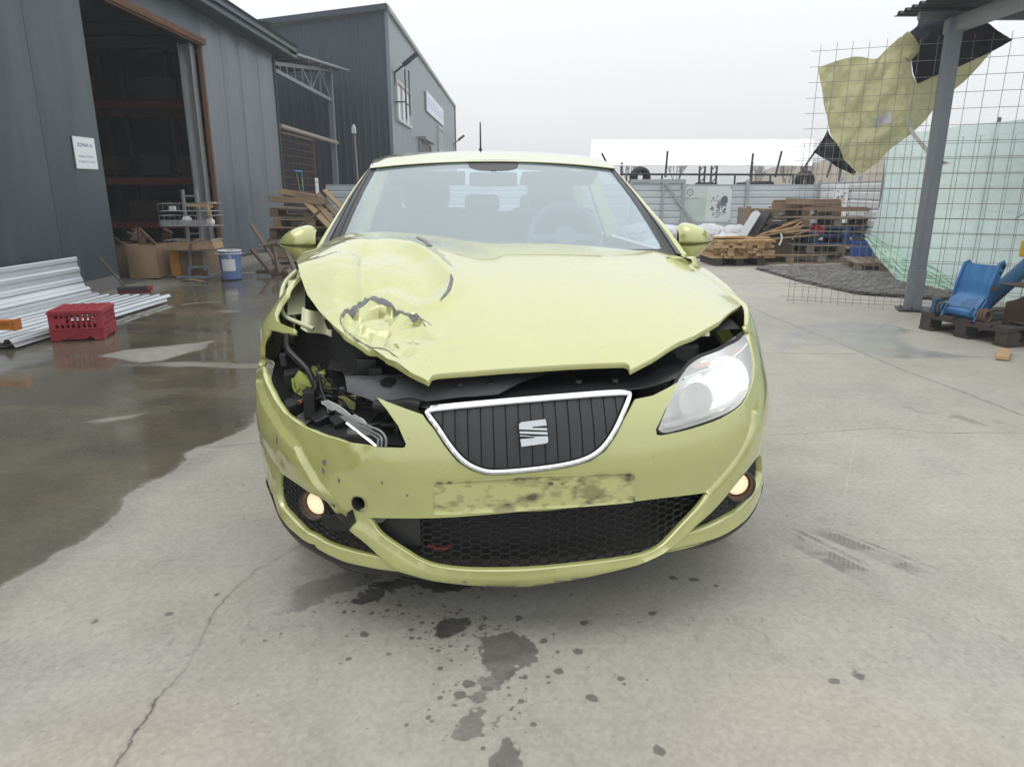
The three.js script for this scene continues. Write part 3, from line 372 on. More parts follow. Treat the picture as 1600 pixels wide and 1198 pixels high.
{ // what is left of the lamp: shards of clear housing, the chromed edge, the rim of the lens
  const CL = MP(.62, .64, .66, .25, .1, { clearcoat: 1, transmission: .25, thickness: 0 });
  const shard = P => { const n = 10, g = panelG((u, v) => { const t = (u + .59) / .165; return [u, v, -.24 + .14 * t + .006 * vnoise(u * 90, v * 90)]; }, P, [], .008, .003); return g; };
  part('broken_headlamp', shard([[-.590, .645], [-.567, .654], [-.552, .651], [-.521, .640], [-.498, .627], [-.487, .632], [-.464, .625], [-.450, .616], [-.461, .610], [-.492, .611], [-.499, .622], [-.522, .622], [-.545, .631], [-.557, .626], [-.569, .629], [-.577, .637], [-.587, .638]]), CL, car, 'upper broken shard of clear headlamp housing');
  part('broken_headlamp', shard([[-.534, .615], [-.514, .622], [-.491, .620], [-.465, .618], [-.439, .606], [-.444, .584], [-.459, .583], [-.430, .565], [-.425, .559], [-.441, .563], [-.486, .584], [-.510, .603], [-.519, .608]]), M(.34, .35, .36, .3, .2), car, 'lower broken shard of headlamp housing');
  part('chrome_strip', barG([-.512, .603, -.168], [-.426, .560, -.094], .003, .006), M(.75, .76, .77, .25, .5), car);
  for (const o of [0, .011, .02]) part('lens_rim', tubeG([[-.476, .615 - o, -.14], [-.439, .610 - o, -.108], [-.407 - o * .4, .603 - o, -.080], [-.397 - o, .587, -.070], [-.399 - o, .567, -.072]], .0035, 24, 6), M(.26, .27, .28, .3, .3), car);
  part('dusty_tray', panelG((u, v) => [u, v, -.15 + .02 * vnoise(u * 60, v * 60)], [[-.52, .575], [-.502, .597], [-.476, .586], [-.448, .556], [-.484, .556]], [], .008, .004), M(1, 1, 1, .9, 0, { map: tex(128, 128, (u, v) => { const k = vnoise(u * 60, v * 60) > .75 ? .22 : .05; return lin([k, k, k * 1.03]); }, true) }), car);
}
// whole headlamp on the other side
{
  const lampLoop = smoothLoop(LAMP_R, 2, 60), L = part('headlamp', panelG((s, y) => skinAt(s, y - .035 * sst(.58, .72, y), -.075), insetLoop(lampLoop, .008), [], .03, .0), M(.6, .61, .61, .3, .4), car, 'clouded headlamp, the one still in place');
  part('lens', panelG((s, y) => { const d = edgeDist(s, y, lampLoop); return skinAt(s, y, .001 + .006 * sst(0, .02, d)); }, lampLoop, [], .012, .01), MP(.93, .95, .94, .55, 0, { transmission: .6, thickness: 0, ior: 1.5, clearcoat: 1, clearcoatRoughness: .12 }), L);
  part('seal', panelG((s, y) => skinAt(s, y, -.004), insetLoop(lampLoop, -.006), [insetLoop(lampLoop, .001)], .012, .03), BLACK, L);
  part('rim', panelG((s, y) => skinAt(s, y, -.02), insetLoop(lampLoop, .002), [insetLoop(lampLoop, .014)], .008, .04), M(.5, .51, .52, .3, .7), L);
  const bowl = (s, y, r, d, dep) => { const c = skinAt(s, y, -d), g = new THREE.LatheGeometry([...Array(10).keys()].map(i => new THREE.Vector2(r * i / 9 + .004, dep * ((i / 9) ** 2 - 1))), 32); g.rotateX(Math.PI / 2); return place(g, c[0], c[1], c[2], -.08, .22); };
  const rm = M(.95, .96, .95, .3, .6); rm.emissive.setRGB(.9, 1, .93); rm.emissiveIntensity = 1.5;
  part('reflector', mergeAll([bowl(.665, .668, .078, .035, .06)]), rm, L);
  part('side_reflector', mergeAll([bowl(.50, .645, .05, .03, .06), sheetG((u, v) => skinAt(lerp(.56, .80, u), lerp(.695, .722, v), -.03), 10, 3)]), M(.75, .76, .77, .28, .8), L);
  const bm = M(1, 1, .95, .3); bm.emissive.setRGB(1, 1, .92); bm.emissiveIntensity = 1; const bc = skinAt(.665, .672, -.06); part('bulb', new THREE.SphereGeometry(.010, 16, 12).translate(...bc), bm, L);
  part('lamp_divider', tubeG([[.45, .712], [.53, .722], [.64, .728], [.75, .734], [.85, .742], [.91, .752]].map(q => skinAt(q[0], q[1], .004)), .0035, 30, 6), M(.75, .76, .76, .3), L);
  const hl = new THREE.PointLight(0xfffdf2, .035, 4, 2); hl.position.set(...bc); hl.castShadow = true; car.add(hl);
  part('turn_signal_bulb', new THREE.SphereGeometry(.012, 12, 8).translate(...skinAt(.83, .735, -.012)), M(.8, .3, .08, .35), L);
  part('amber_strip', sheetG((u, v) => skinAt(lerp(.52, .62, u), lerp(.728, .738, v), -.012), 6, 2), M(.75, .36, .25, .4), L);
}
// bonnet
const lipW = [.002, .007, .012, .020, .024, .020, .014, .011, .010, .009, .008, .003], lip = CRATER.slice(1, 13);
const hoodPrimer = { A: [...lip.map(p => [p[0], p[1] - .004]), ...lip.map((p, i) => [p[0] + .006, p[1] + lipW[i]]).reverse()], B: PRIMER_B, C: PRIMER_C };
{
  const seen = new Set(), foldLines = []; for (const t of CRTRI) for (let i = 0; i < 3; i++) { const a = t[i], b = t[(i + 1) % 3], k = Math.min(a, b) + '_' + Math.max(a, b); if (!seen.has(k)) { seen.add(k); foldLines.push([[CRUMPLE[a][0], -CRUMPLE[a][1]], [CRUMPLE[b][0], -CRUMPLE[b][1]]]); } }
  const g = panelG((x, z) => { const p = hoodP(x, -z); return p; }, HOOD.map(p => [p[0], -p[1]]), [], .0108, .018, 5, [RIM.map(p => [p[0], -p[1]]), CRATER.map(p => [p[0], -p[1]]), DISH.map(p => [p[0], -p[1]]), [[-.545, .98], [-.495, .50]], [[-.465, .985], [-.415, .51]], [[-.625, .97], [-.575, .48]], ...foldLines], CRATER.map(p => [p[0], -p[1]]));
  part('bonnet', g, PAINT, car, 'lime bonnet, crumpled and torn on one corner');
  part('bonnet_liner', sheetG((u, v) => { const x = lerp(-.6, .72, u), z = -lerp(.2 + .5 * Math.abs(x) ** 1.5, 1.1, v); return [x, Math.min(hoodAt(x, z), hoodBase(x, z)) - .05 - .1 * sst(0, -.3, x), z]; }, 24, 16), BLACK, car);
  const ends = [['A', .006], ['B', .012], ['C', .012]];
  for (const [k, st] of ends) part('bare_primer', panelG((x, z) => { const p = hoodP(x, -z); return [p[0], p[1] + .0022, p[2] + .0012]; }, resample(smoothLoop(hoodPrimer[k].map(p => [p[0], -p[1]]), 1, 60), .006).map(([a, b], i) => [a + .003 * (hash2(i, 7) - .5), b + .004 * (hash2(i, 8) - .5)]), [], st, .0006), PRIMER, car, 'grey primer showing where the bonnet paint cracked');
  // cracks along the folds
  const crack = (pts, r) => tubeG(resample(pts, .03, false).map(([x, z]) => [x + (R() - .5) * .006, hoodAt(x, z) + .001, z + (R() - .5) * .006]), r, 40, 5);
  part('paint_crack', crack([CRATER[16], CRATER[17], CRATER[18], CRATER[0], CRATER[1]], .0012), PRIMER, car); part('paint_crack', crack([[-.50, -.29], [-.42, -.225], [-.36, -.16]], .0014), PRIMER, car); part('paint_crack', crack([CRATER[10], CRATER[11], [CRATER[12][0] + .02, CRATER[12][1]]], .001), PRIMER, car);
}
// wings, doors, roof, glass
const shellHalf = curve1([[-4.0, .70], [-3.9, .76], [-3.6, .81], [-3.0, .835], [-2.0, .843], [-1.0, .846]]);
const profile = curve1([[.18, .78], [.22, .93], [.3, .975], [.5, .995], [.65, 1], [.78, .985], [.88, .955], [.95, .92]]); // share of half width by height
const side = sg => (u, v) => { const z = lerp(-1.0, -4.0, u), y = lerp(.2, .95, v); return [sg * shellHalf(z) * profile(y), y, z]; };
for (const sg of [-1, 1]) part('body_side', mergeAll([panelG((a, b) => { const z = -a; return [sg * shellHalf(z) * profile(b), b, z]; }, sg < 0 ? [[1.15, .2], [2.95, .2], [2.98, .4], [3.1, .56], [3.3, .62], [3.5, .56], [3.62, .4], [3.65, .25], [3.98, .3], [4.0, .6], [3.97, .95], [1.15, .95]] : [[1.15, .2], [2.95, .2], [2.98, .4], [3.1, .56], [3.3, .62], [3.5, .56], [3.62, .4], [3.65, .25], [3.98, .3], [4.0, .6], [3.97, .95], [1.15, .95]], [], .09, .02)]), PAINT, car);
part('rear_panel', sheetG((u, v) => [lerp(-.72, .72, u), lerp(.25, .95, v), -4.02 + .06 * Math.abs(u - .5) ** 2 + .05 * v], 12, 8, .02), PAINT, car);
// front wings: on the struck side the skin is peeled back round the lamp bay
const wingTopR = [[1.02, .80], [1.1, .83], [1.3, .87], [1.5, .905], [1.62, .93]];
part('front_wing', panelG(skin(0), [[1.01, .775], [.985, .777], [1.0, .80], ...wingTopR, [1.62, .5], [1.47, .5], [1.42, .60], [1.25, .67], [1.1, .66], [1.06, .70]], [], .03, .015), PAINT, car);
{
  const out = [[-1.128, .70], [-1.115, .74], [-1.075, .782], [-1.075, .80], [-.955, .802], [-.97, .815], [-1.055, .825], [-1.10, .845], [-1.125, .87], [-1.135, .90], [-1.20, .925], [-1.3, .94], [-1.62, .95], [-1.62, .5], [-1.47, .5], [-1.42, .58], [-1.3, .65], [-1.2, .68]];
  part('front_wing', panelG((s, y) => { const p = skinAt(s, y, .012 * gauss(y - .80, .05) + .01 * (vnoise(s * 12, y * 12) - .5)); const k = sst(-1.15, -.95, s); return [p[0] + .02 * k, p[1], p[2]]; }, out, [], .014, .016), PAINT, car, 'lime wing bent open above the empty lamp bay');
  part('wing_flange', mergeAll([tubeG([[-.735, .955, -.74], [-.77, .92, -.72], [-.775, .87, -.66], [-.755, .83, -.60], [-.70, .815, -.54], [-.64, .805, -.48]], .007, 30, 6), sheetG((u, v) => { const a = V(-.77, .92, -.76).lerp(V(-.745, .83, -.60), u); return [a.x + .05 * v, a.y - .005 * Math.sin(u * 3), a.z - .03 * v]; }, 10, 4, .004), sheetG((u, v) => [lerp(-.69, -.60, u), lerp(.80, .86, v) - .03 * u, -.52 - .05 * v + .02 * Math.sin(u * 6)], 8, 6, .004)]), MP(.62, .64, .42, .5, .05, { clearcoat: .3 }), car);
}
// windscreen
const screenAt = (u, v, o = 0) => { const a = 2 * u - 1, x = a * lerp(.715, .585, v), z = lerp(-1.08 - .2 * a * a, -1.86 - .06 * a * a, v), y = lerp(.955 - .012 * a * a, 1.352 - .033 * a * a, v) + .018 * Math.sin(3.14 * v); return [x, y + o * .8, z + o * .6]; };
part('windscreen', sheetG((u, v) => screenAt(u, v), 30, 16), SCREEN, car);
part('screen_border', mergeAll([sheetG((u, v) => screenAt(u, lerp(.987, 1, v), .003), 30, 2), sheetG((u, v) => screenAt(u, lerp(0, .06, v), .003), 30, 2), sheetG((u, v) => screenAt(lerp(.985, 1.0, u), v, .003), 3, 16), sheetG((u, v) => screenAt(lerp(0, .015, u), v, .003), 3, 16), sheetG((u, v) => { const a = lerp(.385, .60, u), w = .15 * Math.sqrt(Math.max(0, 1 - ((a - .4925) / .1075) ** 4)); return screenAt(a, 1 - w * v, .002); }, 20, 3)]), BLACKSAT, car);
const roofAt = (u, v) => { const a = 2 * u - 1, w = curve1([[0, .60], [.3, .615], [.7, .6], [1, .56]])(v), zc = curve1([[0, -1.865], [1, -3.5]])(v), y = curve1([[0, 1.355], [.12, 1.395], [.4, 1.428], [.7, 1.432], [1, 1.39]])(v), e = Math.abs(a); return [a * w, y - .03 * e ** 2.2 - .012 * sst(.86, 1, e) * sst(.02, .12, v), zc - .06 * a * a * (1 - v)]; };
part('roof', sheetG((u, v) => roofAt(u, lerp(-.022, 1, v)), 36, 30, .006), PAINT, car);
part('headlining', sheetG((u, v) => { const p = roofAt(lerp(.03, .97, u), lerp(.02, .98, v)); return [p[0], p[1] - .035, p[2]]; }, 16, 16), CABINLIGHT, car);
for (const sg of [-1, 1]) {
  const rail = new THREE.CatmullRomCurve3([[.792, .92, -1.3], [.744, 1.025, -1.45], [.707, 1.115, -1.65], [.676, 1.185, -1.79], [.628, 1.265, -1.92], [.598, 1.312, -2.02], [.58, 1.34, -2.16], [.58, 1.352, -2.5], [.575, 1.35, -2.9], [.545, 1.315, -3.4]].map(p => V(sg * p[0], p[1], p[2])));
  const railV = v => { const t = .93 + .39 * v; let a = 0, b = .7; for (let i = 0; i < 18; i++) { const m = (a + b) / 2; if (rail.getPoint(m).y < t) a = m; else b = m; } return rail.getPoint(a); };
  const pil = (u, v) => { const a = screenAt(sg < 0 ? 0 : 1, v), b0 = railV(v); return [lerp(a[0], b0.x, u), lerp(a[1], b0.y, u) + .012 * Math.sin(3.14 * u), lerp(a[2], b0.z, u)]; };
  const rg = sheetG((u, v) => { const c = rail.getPoint(v), t = rail.getTangent(v), sd = V(sg, .55, .25).addScaledVector(t, -V(sg, .55, .25).dot(t)).normalize(), up = t.clone().cross(sd), a = u * 6.2832; return c.addScaledVector(sd, .018 * Math.cos(a)).addScaledVector(up, .024 * Math.sin(a)).toArray(); }, 14, 50);
  part('pillar', mergeAll([rg, barG([sg * .74, .95, -2.55], [sg * .60, 1.35, -2.62], .07, .05), barG([sg * .72, .95, -3.55], [sg * .57, 1.34, -3.25], .12, .05)]), PAINT, car);
  part('pillar_trim', sheetG((u, v) => pil(lerp(0, .42, u), v), 5, 20, .006), BLACKSAT, car);
  part('pillar_moulding', sheetG((u, v) => { const p = pil(lerp(.40, .86, u), v); return [p[0], p[1] + .004, p[2] + .004]; }, 3, 20, .006), M(.10, .105, .11, .35), car);
  part('side_window', mergeAll([sheetG((u, v) => [sg * lerp(.755, .592, v), lerp(.95, 1.33, v), lerp(-1.5 - .45 * v, -2.52, u)], 6, 6), sheetG((u, v) => [sg * lerp(.75, .59, v), lerp(.95, 1.34, v), lerp(-2.6, -3.45 + .2 * v, u)], 6, 6)]), GLASS, car);
}
part('tailgate_window', sheetG((u, v) => [lerp(-.6, .6, u) * lerp(1.1, .85, v), lerp(.98, 1.36, v), lerp(-3.95, -3.5, v) + .08 * Math.abs(u - .5)], 10, 6), GLASS, car);
part('tailgate_frame', mergeAll([-1, 1].map(s => barG([s * .7, .95, -3.95], [s * .53, 1.37, -3.5], .1, .06)).concat([boxG(1.4, .08, .06, 0, .95, -3.95)])), PAINT, car);
part('aerial', mergeAll([cylG(.004, .006, .17, 8, -.012, 1.555, -3.2, -.06), cylG(.011, .017, .05, 10, -.012, 1.45, -3.2)]), BLACK, car);
// cabin
part('dashboard', mergeAll([sheetG((u, v) => [lerp(-.68, .68, u), .93 + .03 * Math.sin(v * 3.1) + .03 * gauss(lerp(-.68, .68, u) - .36, .2) * v, lerp(-1.25, -1.75, v)], 24, 8, .02), rboxG(1.36, .35, .25, .06, 0, .75, -1.7)]), CABIN, car);
{ const g = [new THREE.TorusGeometry(.175, .016, 10, 40)]; for (const a of [0, 3.14, 4.71]) g.push(barG([0, 0, 0], [.17 * Math.cos(a), .17 * Math.sin(a), 0], .03, .014)); g.push(cylG(.055, .055, .04, 20, 0, 0, 0, 1.57)); part('steering_wheel', mergeAll(g.map(q => place(q, .35, .985, -1.86, -.45))), M(.28, .28, .28, .6), car); }
for (const x of [-.35, .35]) { const s = part('front_seat', mergeAll([rboxG(.5, .62, .14, .06, x, .82, -2.3, -.28), rboxG(.5, .15, .5, .06, x, .48, -2.05)]), CABINLIGHT, car); part('headrest', mergeAll([rboxG(.26, .18, .1, .045, x, 1.2, -2.42, -.2), cylG(.008, .008, .14, 8, x - .05, 1.1, -2.4), cylG(.008, .008, .14, 8, x + .05, 1.1, -2.4)]), CABINLIGHT, s); }
{ const s = part('rear_seat', mergeAll([rboxG(1.2, .6, .15, .06, 0, .78, -3.2, -.3), rboxG(1.2, .15, .5, .06, 0, .5, -2.95)]), CABINLIGHT, car); for (const x of [-.38, 0, .38]) part('headrest', rboxG(.24, .13, .09, .04, x, 1.12, -3.32, -.25), CABINLIGHT, s); }
part('rear_shelf', boxG(1.2, .02, .5, 0, .95, -3.65), CABIN, car); part('cabin_floor', boxG(1.4, .04, 2.9, 0, .3, -2.6), CABIN, car);
part('rear_view_mirror', mergeAll([rboxG(.24, .07, .03, .014, .0, 1.265, -1.98, .1), cylG(.012, .016, .07, 8, 0, 1.3, -1.95)]), CABINLIGHT, car);
part('mirror_sensor', place(new THREE.SphereGeometry(.022, 14, 8), -.005, 1.318, -1.86), DARKGREY, car);
for (const x of [-.33, .33]) part('sun_visor', rboxG(.38, .02, .15, .008, x, 1.27, -2.0, -.35), CABINLIGHT, car);
// door mirrors
for (const sg of [-1, 1]) {
  const T = curve1([[0, 1.046], [.12, 1.066], [.4, 1.064], [.7, 1.043], [.9, 1.014], [1, .988]]), Bm = curve1([[0, .915], [.2, .890], [.45, .915], [.7, .952], [.9, .975], [1, .988]]), dep = curve1([[0, .05], [.3, .085], [.7, .07], [1, .0]]);
  const g = sheetG((u, v) => { const t = Math.min(1, v * 1.0), x = sg * lerp(.792, .965, t), a = (u - .5) * Math.PI, top = T(t), bo = Bm(t), mid = lerp(.985, .99, t), sy = a > 0 ? top - mid : mid - bo, yy = mid + Math.sign(a) * Math.abs(Math.sin(a)) ** .85 * sy, d = dep(t) * Math.cos(a) ** .7; return [x, yy, -1.47 - .02 * t + d * (a > 0 ? 1 : .92) + (a < 0 ? .004 * Math.cos(a) : 0)]; }, 28, 22, .004);
  const m = part('door_mirror', g, PAINT, car); part('mirror_glass', sheetG((u, v) => { const t = lerp(.04, .96, v), x = sg * lerp(.792, .965, t); return [x, lerp(Bm(t), T(t), u), -1.475 - .02 * t]; }, 8, 12), BLACKSAT, m); part('mirror_arm', mergeAll([boxG(.09, .035, .05, sg * .77, .955, -1.47, 0, 0, sg * -.2)]), BLACK, m);
}
// wheels
for (const [x, z] of [[-.72, -.83], [.72, -.83], [-.72, -3.3], [.72, -3.3]]) {
  const w = part('wheel', place(new THREE.TorusGeometry(.245, .075, 14, 36), x, .3, z, 0, Math.PI / 2), RUBBER, car); part('tyre', place(new THREE.CylinderGeometry(.302, .302, .17, 36, 1, true), x, .3, z, 0, 0, Math.PI / 2), RUBBER, w);
  part('rim', mergeAll([cylG(.2, .2, .06, 28, x, .3, z, 0, 0, Math.PI / 2), ...[0, 1, 2, 3, 4].map(i => boxG(.03, .38, .05, x + Math.sign(x) * .05, .3, z, i * 1.2566))]), STEEL, w);
}
for (const sg of [-1, 1]) { part('arch_liner', sheetG((u, v) => { const a = lerp(.3, 2.9, u); return [sg * lerp(.82, .50, v), .32 + .36 * Math.sin(a), -.83 + .36 * Math.cos(a)]; }, 20, 3), M(.008, .008, .009, .8), car); part('quarter_panel', sheetG((u, v) => { const a = V(sg * .755, .95, -3.42).lerp(V(sg * .73, .95, -3.96), u), b = V(sg * .57, 1.335, -3.2).lerp(V(sg * .53, 1.36, -3.52), u); return [lerp(a.x, b.x, v), lerp(a.y, b.y, v), lerp(a.z, b.z, v)]; }, 4, 4, .02), PAINT, car); }
part('underbody', mergeAll([boxG(1.1, .05, 3.2, 0, .22, -2.3), boxG(.7, .05, .5, 0, .22, -.55)]), BLACK, car);
// ---------- the yard: concrete, half of it wet ----------
const wetEdge = curve1([[-16, -1.4], [-12, -1.1], [-9, -.85], [-7, -.95], [-5, -1.28], [-3.85, -1.45], [-3.57, -1.42], [-3.32, -1.47], [-3.19, -1.545], [-2.95, -1.51], [-2.67, -1.575], [-2.52, -1.53], [-2.24, -1.59], [-1.99, -1.63], [-1, -1.68]]);
const DRY = [[[-3.2, -5.2], [-3.09, -5.45], [-2.81, -5.61], [-2.49, -5.84], [-2.43, -5.45], [-2.57, -5.06], [-2.71, -4.98]], [[-2.39, -3.62], [-2.26, -3.73], [-2.05, -3.83], [-2.07, -3.68], [-2.24, -3.59]], [[-3.75, -7.7], [-3.3, -8.02], [-3.3, -7.9], [-3.6, -7.66]], [[-2.75, -7.55], [-2.5, -7.72], [-2.55, -7.58]], [[-1.92, -3.47], [-1.82, -3.65], [-1.86, -3.5]]];
const POOL = [[1.97, -5.45], [2.24, -5.82], [2.53, -6.39], [2.96, -6.72], [3.34, -6.72], [3.62, -6.55], [3.65, -6.24], [3.34, -5.82], [3.24, -5.45], [3.43, -5.27], [3.8, -5.2], [3.32, -5.08], [2.94, -5.08], [2.71, -5.2], [2.69, -5.57], [2.38, -5.57], [2.07, -5.29]];
const STAIN = [[[-.10, -1.73], [0, -1.76], [.07, -1.70], [.07, -1.62], [.02, -1.60], [0, -1.55], [-.05, -1.54], [-.08, -1.60]], [[-.23, -1.76], [-.21, -1.82], [-.12, -1.82], [-.13, -1.76], [-.20, -1.71]], [[-.15, -1.35], [-.11, -1.44], [-.07, -1.46], [-.07, -1.35], [-.12, -1.33]], [[-.06, -1.2], [-.04, -1.32], [-.01, -1.35], [.02, -1.31], [.03, -1.2]], [[-.51, -1.89], [-.46, -1.97], [-.41, -1.99], [-.39, -1.92], [-.47, -1.89]], [[-.34, -2.08], [-.2, -2.1], [-.1, -2.0], [-.2, -1.95], [-.3, -1.98]]];
STAIN.push([[-.09, -1.57], [-.03, -1.56], [-.02, -1.52], [-.07, -1.50], [-.10, -1.53]], [[-.12, -1.50], [-.07, -1.51], [-.06, -1.47], [-.10, -1.46]], [[-.06, -1.40], [-.02, -1.42], [-.03, -1.37]], [[-.48, -2.0], [-.33, -2.06], [-.3, -2.0], [-.38, -1.95]]);
const STREAK = [[-.75, -1.85], [-.74, -1.96], [-.62, -2.04], [-.51, -2.09], [-.38, -2.07], [-.46, -2.0], [-.56, -1.94], [-.63, -1.85], [-.71, -1.83]];
const DROPS = [[-.47, -1.94], [-.42, -1.96], [-.24, -1.96], [-.20, -1.78], [-.15, -1.79], [-.29, -1.76], [-.42, -1.74], [-.44, -1.63], [.02, -1.82], [.21, -1.79], [.18, -1.66], [-.13, -1.49], [-.11, -1.53], [-.19, -1.59], [.09, -1.71], [.05, -1.39], [.20, -1.48], [.28, -1.55], [.90, -1.56], [.65, -1.99], [.59, -2.03], [.52, -2.04], [.33, -1.31], [.42, -1.84], [.12, -1.58], [-.92, -1.94], [-1.22, -1.8], [-1.02, -1.84], [.83, -1.54]].map((p, i) => [...p, .008 + .012 * hash2(i, 5)]);
{ const r = rng(77); for (let i = 0; i < 150; i++) { const a = r() * 6.28, d = Math.abs(r() + r() - 1) * .9; DROPS.push([-.08 + Math.cos(a) * d * .9, -1.78 + Math.sin(a) * d * .55, .002 + .006 * r() ** 3]); } for (const [cx, cz, n, s] of [[-.05, -1.6, 60, .16], [-.17, -1.76, 60, .11], [-.42, -1.92, 70, .16], [-.1, -1.42, 40, .12]]) for (let i = 0; i < n; i++) { const a = r() * 6.28, d = s * (.4 + .8 * r()); DROPS.push([cx + Math.cos(a) * d * 1.1, cz + Math.sin(a) * d * .75, .0018 + .007 * r() ** 3]); } for (let i = 0; i < 60; i++) DROPS.push([-1.3 + 3.6 * r(), -1.1 - 2.2 * r(), .002 + .006 * r() * r()]); }
const dropGrid = new Map(); for (const d of DROPS) for (let i = -1; i < 2; i++) for (let j = -1; j < 2; j++) { const k = (Math.floor(d[0] / .05) + i) + ',' + (Math.floor(d[1] / .05) + j); if (!dropGrid.has(k)) dropGrid.set(k, []); dropGrid.get(k).push(d); }
const CRACKS = [[[-.87, -1.1], [-.88, -1.46], [-.86, -1.6], [-.89, -1.92], [-.85, -2.09], [-.78, -2.2], [-.6, -2.5]], [[1.1, -3.40], [1.31, -3.42], [1.66, -3.47], [2.0, -3.54], [2.16, -3.46], [2.65, -3.45], [3.4, -3.5]], [[-1.59, -3.23], [-1.44, -3.25], [-1.27, -3.3], [-.9, -3.28]], [[3.1, -6.1], [3.6, -6.6], [4.2, -7.1]]];
const JOINTS = [[[2.55, -7.6], [2.6, -6.83], [2.69, -5.82], [2.74, -4.83], [2.82, -4.25], [2.87, -3.73], [3.1, -1]], [[1.5, -5.34], [2.66, -5.29]], [[-.5, -9.6], [6, -9.5]]];
// what the ground is made of at a point: [red, green, blue, roughness, height in metres]
function yardAt(x, z, fine) {
  const n1 = fbm(x * .9 + 4, z * .9, 3), n2 = fbm(x * 5 + z * .6, z * 5 + 9, 4), n3 = fine ? vnoise(x * 90, z * 90) * .6 + vnoise(x * 210, z * 210) * .4 : vnoise(x * 40, z * 40);
  const sweep = vnoise(x * 2 + z * 9 + 3 * n1, z * 1.2 - x * 6);
  let a = .365 * (1 + .26 * (n1 - .47) + .24 * (n2 - .47) + (fine ? .30 : .12) * (n3 - .5) + .06 * (sweep - .5)), rough = .82 + .1 * (n2 - .5), h = .0022 * n2 + .0007 * n3, w = 0;
  const tint = vnoise(x * 3.1 + 8, z * 3.1) - .5; let c = [a * (1 + .03 * tint), a * .985, a * (.935 - .05 * tint)];
  const mul = (k, t) => { c[0] *= k * (t ? t[0] : 1); c[1] *= k * (t ? t[1] : 1); c[2] *= k * (t ? t[2] : 1); };
  // light dusty smears and dark pits
  if (fine) { const p = vnoise(x * 60 + 7, z * 60 + 1); if (p > .93) mul(1 - 2.5 * (p - .93) * 1.6); const b = fbm(x * 11 + 2, z * 11, 3); if (b > .62) mul(1 - .7 * (b - .62)); }
  for (const cr of CRACKS) { if (polyd(x, z, cr) > .07) continue; let d = polyd(x + .035 * (fbm(x * 15, z * 15, 4) - .47) + .007 * (vnoise(x * 110, z * 110) - .5), z + .04 * (fbm(x * 13 + 30, z * 13, 4) - .47), cr); const wd = .0012 + .0034 * vnoise(x * 9, z * 9) ** 2, on = .25 + .75 * sst(.2, .55, vnoise(x * 5 + 3, z * 5)); if (d < .02) { mul(1 - .6 * on * gauss(d, wd) - .09 * gauss(d, .010)); h -= .002 * on * gauss(d, wd); } }
  for (const j of JOINTS) { const d = polyd(x, z, j); if (d < .03) { mul(1 - .5 * gauss(d, .0045) - .1 * gauss(d, .014)); h -= .004 * gauss(d, .005); } }
  // drips in front of the bumper
  const near = dropGrid.get(Math.floor(x / .05) + ',' + Math.floor(z / .05)); let st = 0;
  if (near) for (const d of near) { const q = Math.hypot(x - d[0], (z - d[1]) * (.9 + .3 * hash2(d[2] * 9999 | 0, 3))) + d[2] * 1.3 * (fbm(x * 60 + d[2] * 999, z * 60, 2) - .4); st = Math.max(st, .78 * sst(d[2], d[2] * .75, q)); }
  if (z > -2.3 && x > -.9 && x < .6) {
    const wx = x + .035 * (fbm(x * 26, z * 26, 3) - .47) + .016 * (vnoise(x * 90, z * 90) - .5), wz = z + .035 * (fbm(x * 26 + 50, z * 26, 3) - .47) + .016 * (vnoise(x * 90 + 9, z * 90) - .5);
    for (let i = 0; i < STAIN.length; i++) { const p = STAIN[i], ins = inPoly(wx, wz, p); if (ins) st = Math.max(st, [.80, .97, .66, .76, .97, .97, .6, .7, .55, .97][i] * sst(0, .006, edgeDist(wx, wz, p)) * (.8 + .3 * vnoise(x * 30, z * 30))); }
    if (inPoly(wx, wz, STREAK)) { st = Math.max(st, .42 * sst(-.74, -.66, x)); rough -= .45 * sst(0, .02, edgeDist(wx, wz, STREAK)); }
  }
  mul(1 - st * .74, [1, .975, .90]); rough -= st * .3;
  // tyre prints, worn
  for (const [ax, az, bx, bz, wd] of [[.99, -2.34, 1.19, -1.99, .05], [1.05, -2.38, 1.2, -2.12, .012], [1.12, -2.39, 1.36, -2.05, .04], [1.16, -2.42, 1.42, -2.09, .008]]) { const d = segd(x, z, ax, az, bx, bz); if (d < wd) { const t = (x - ax) * .5 + (z - az) * .87, tread = .6 + .4 * sst(.2, .5, Math.abs(((t * 55 + d * 40) % 1 + 1) % 1 - .5) * 2) ; mul(1 - .46 * sst(wd, wd * .8, d) * tread * (.35 + .65 * sst(.32, .52, fbm(x * 16, z * 16, 3))) * (T => sst(-.05, .16, T + .12 * (fbm(x * 22, z * 22, 2) - .4)) * sst(1.06, .78, T + .15 * (fbm(x * 20, z * 20, 2) - .4)))(((x - ax) * (bx - ax) + (z - az) * (bz - az)) / ((bx - ax) ** 2 + (bz - az) ** 2)), [1, 1, 1.03]); } }
  for (const [ax, az, bx, bz] of [[2.14, -4.11, 1.58, -3.06], [1.58, -3.06, 1.34, -2.61], [1.70, -2.55, 1.9, -2.25], [1.3, -3.3, 1.42, -3.0]]) { const d = segd(x + .004 * vnoise(z * 40, 3), z, ax, az, bx, bz); if (d < .01) mul(1 + .22 * gauss(d, .003) * vnoise(z * 30, x * 30)); }
  { const d = segd(x, z, 2.29, -3.85, 2.6, -3.6); if (d < .25) mul(1 - .3 * gauss(d, .09) * sst(.45, .6, fbm(x * 14, z * 14, 3))); }
  // the wet half
  const we = wetEdge(z) + .12 * (fbm(x * 2 + 9, z * 2.2, 4) - .47) + .05 * (fbm(x * 11, z * 11, 4) - .47) + .014 * (vnoise(x * 60, z * 60) - .5);
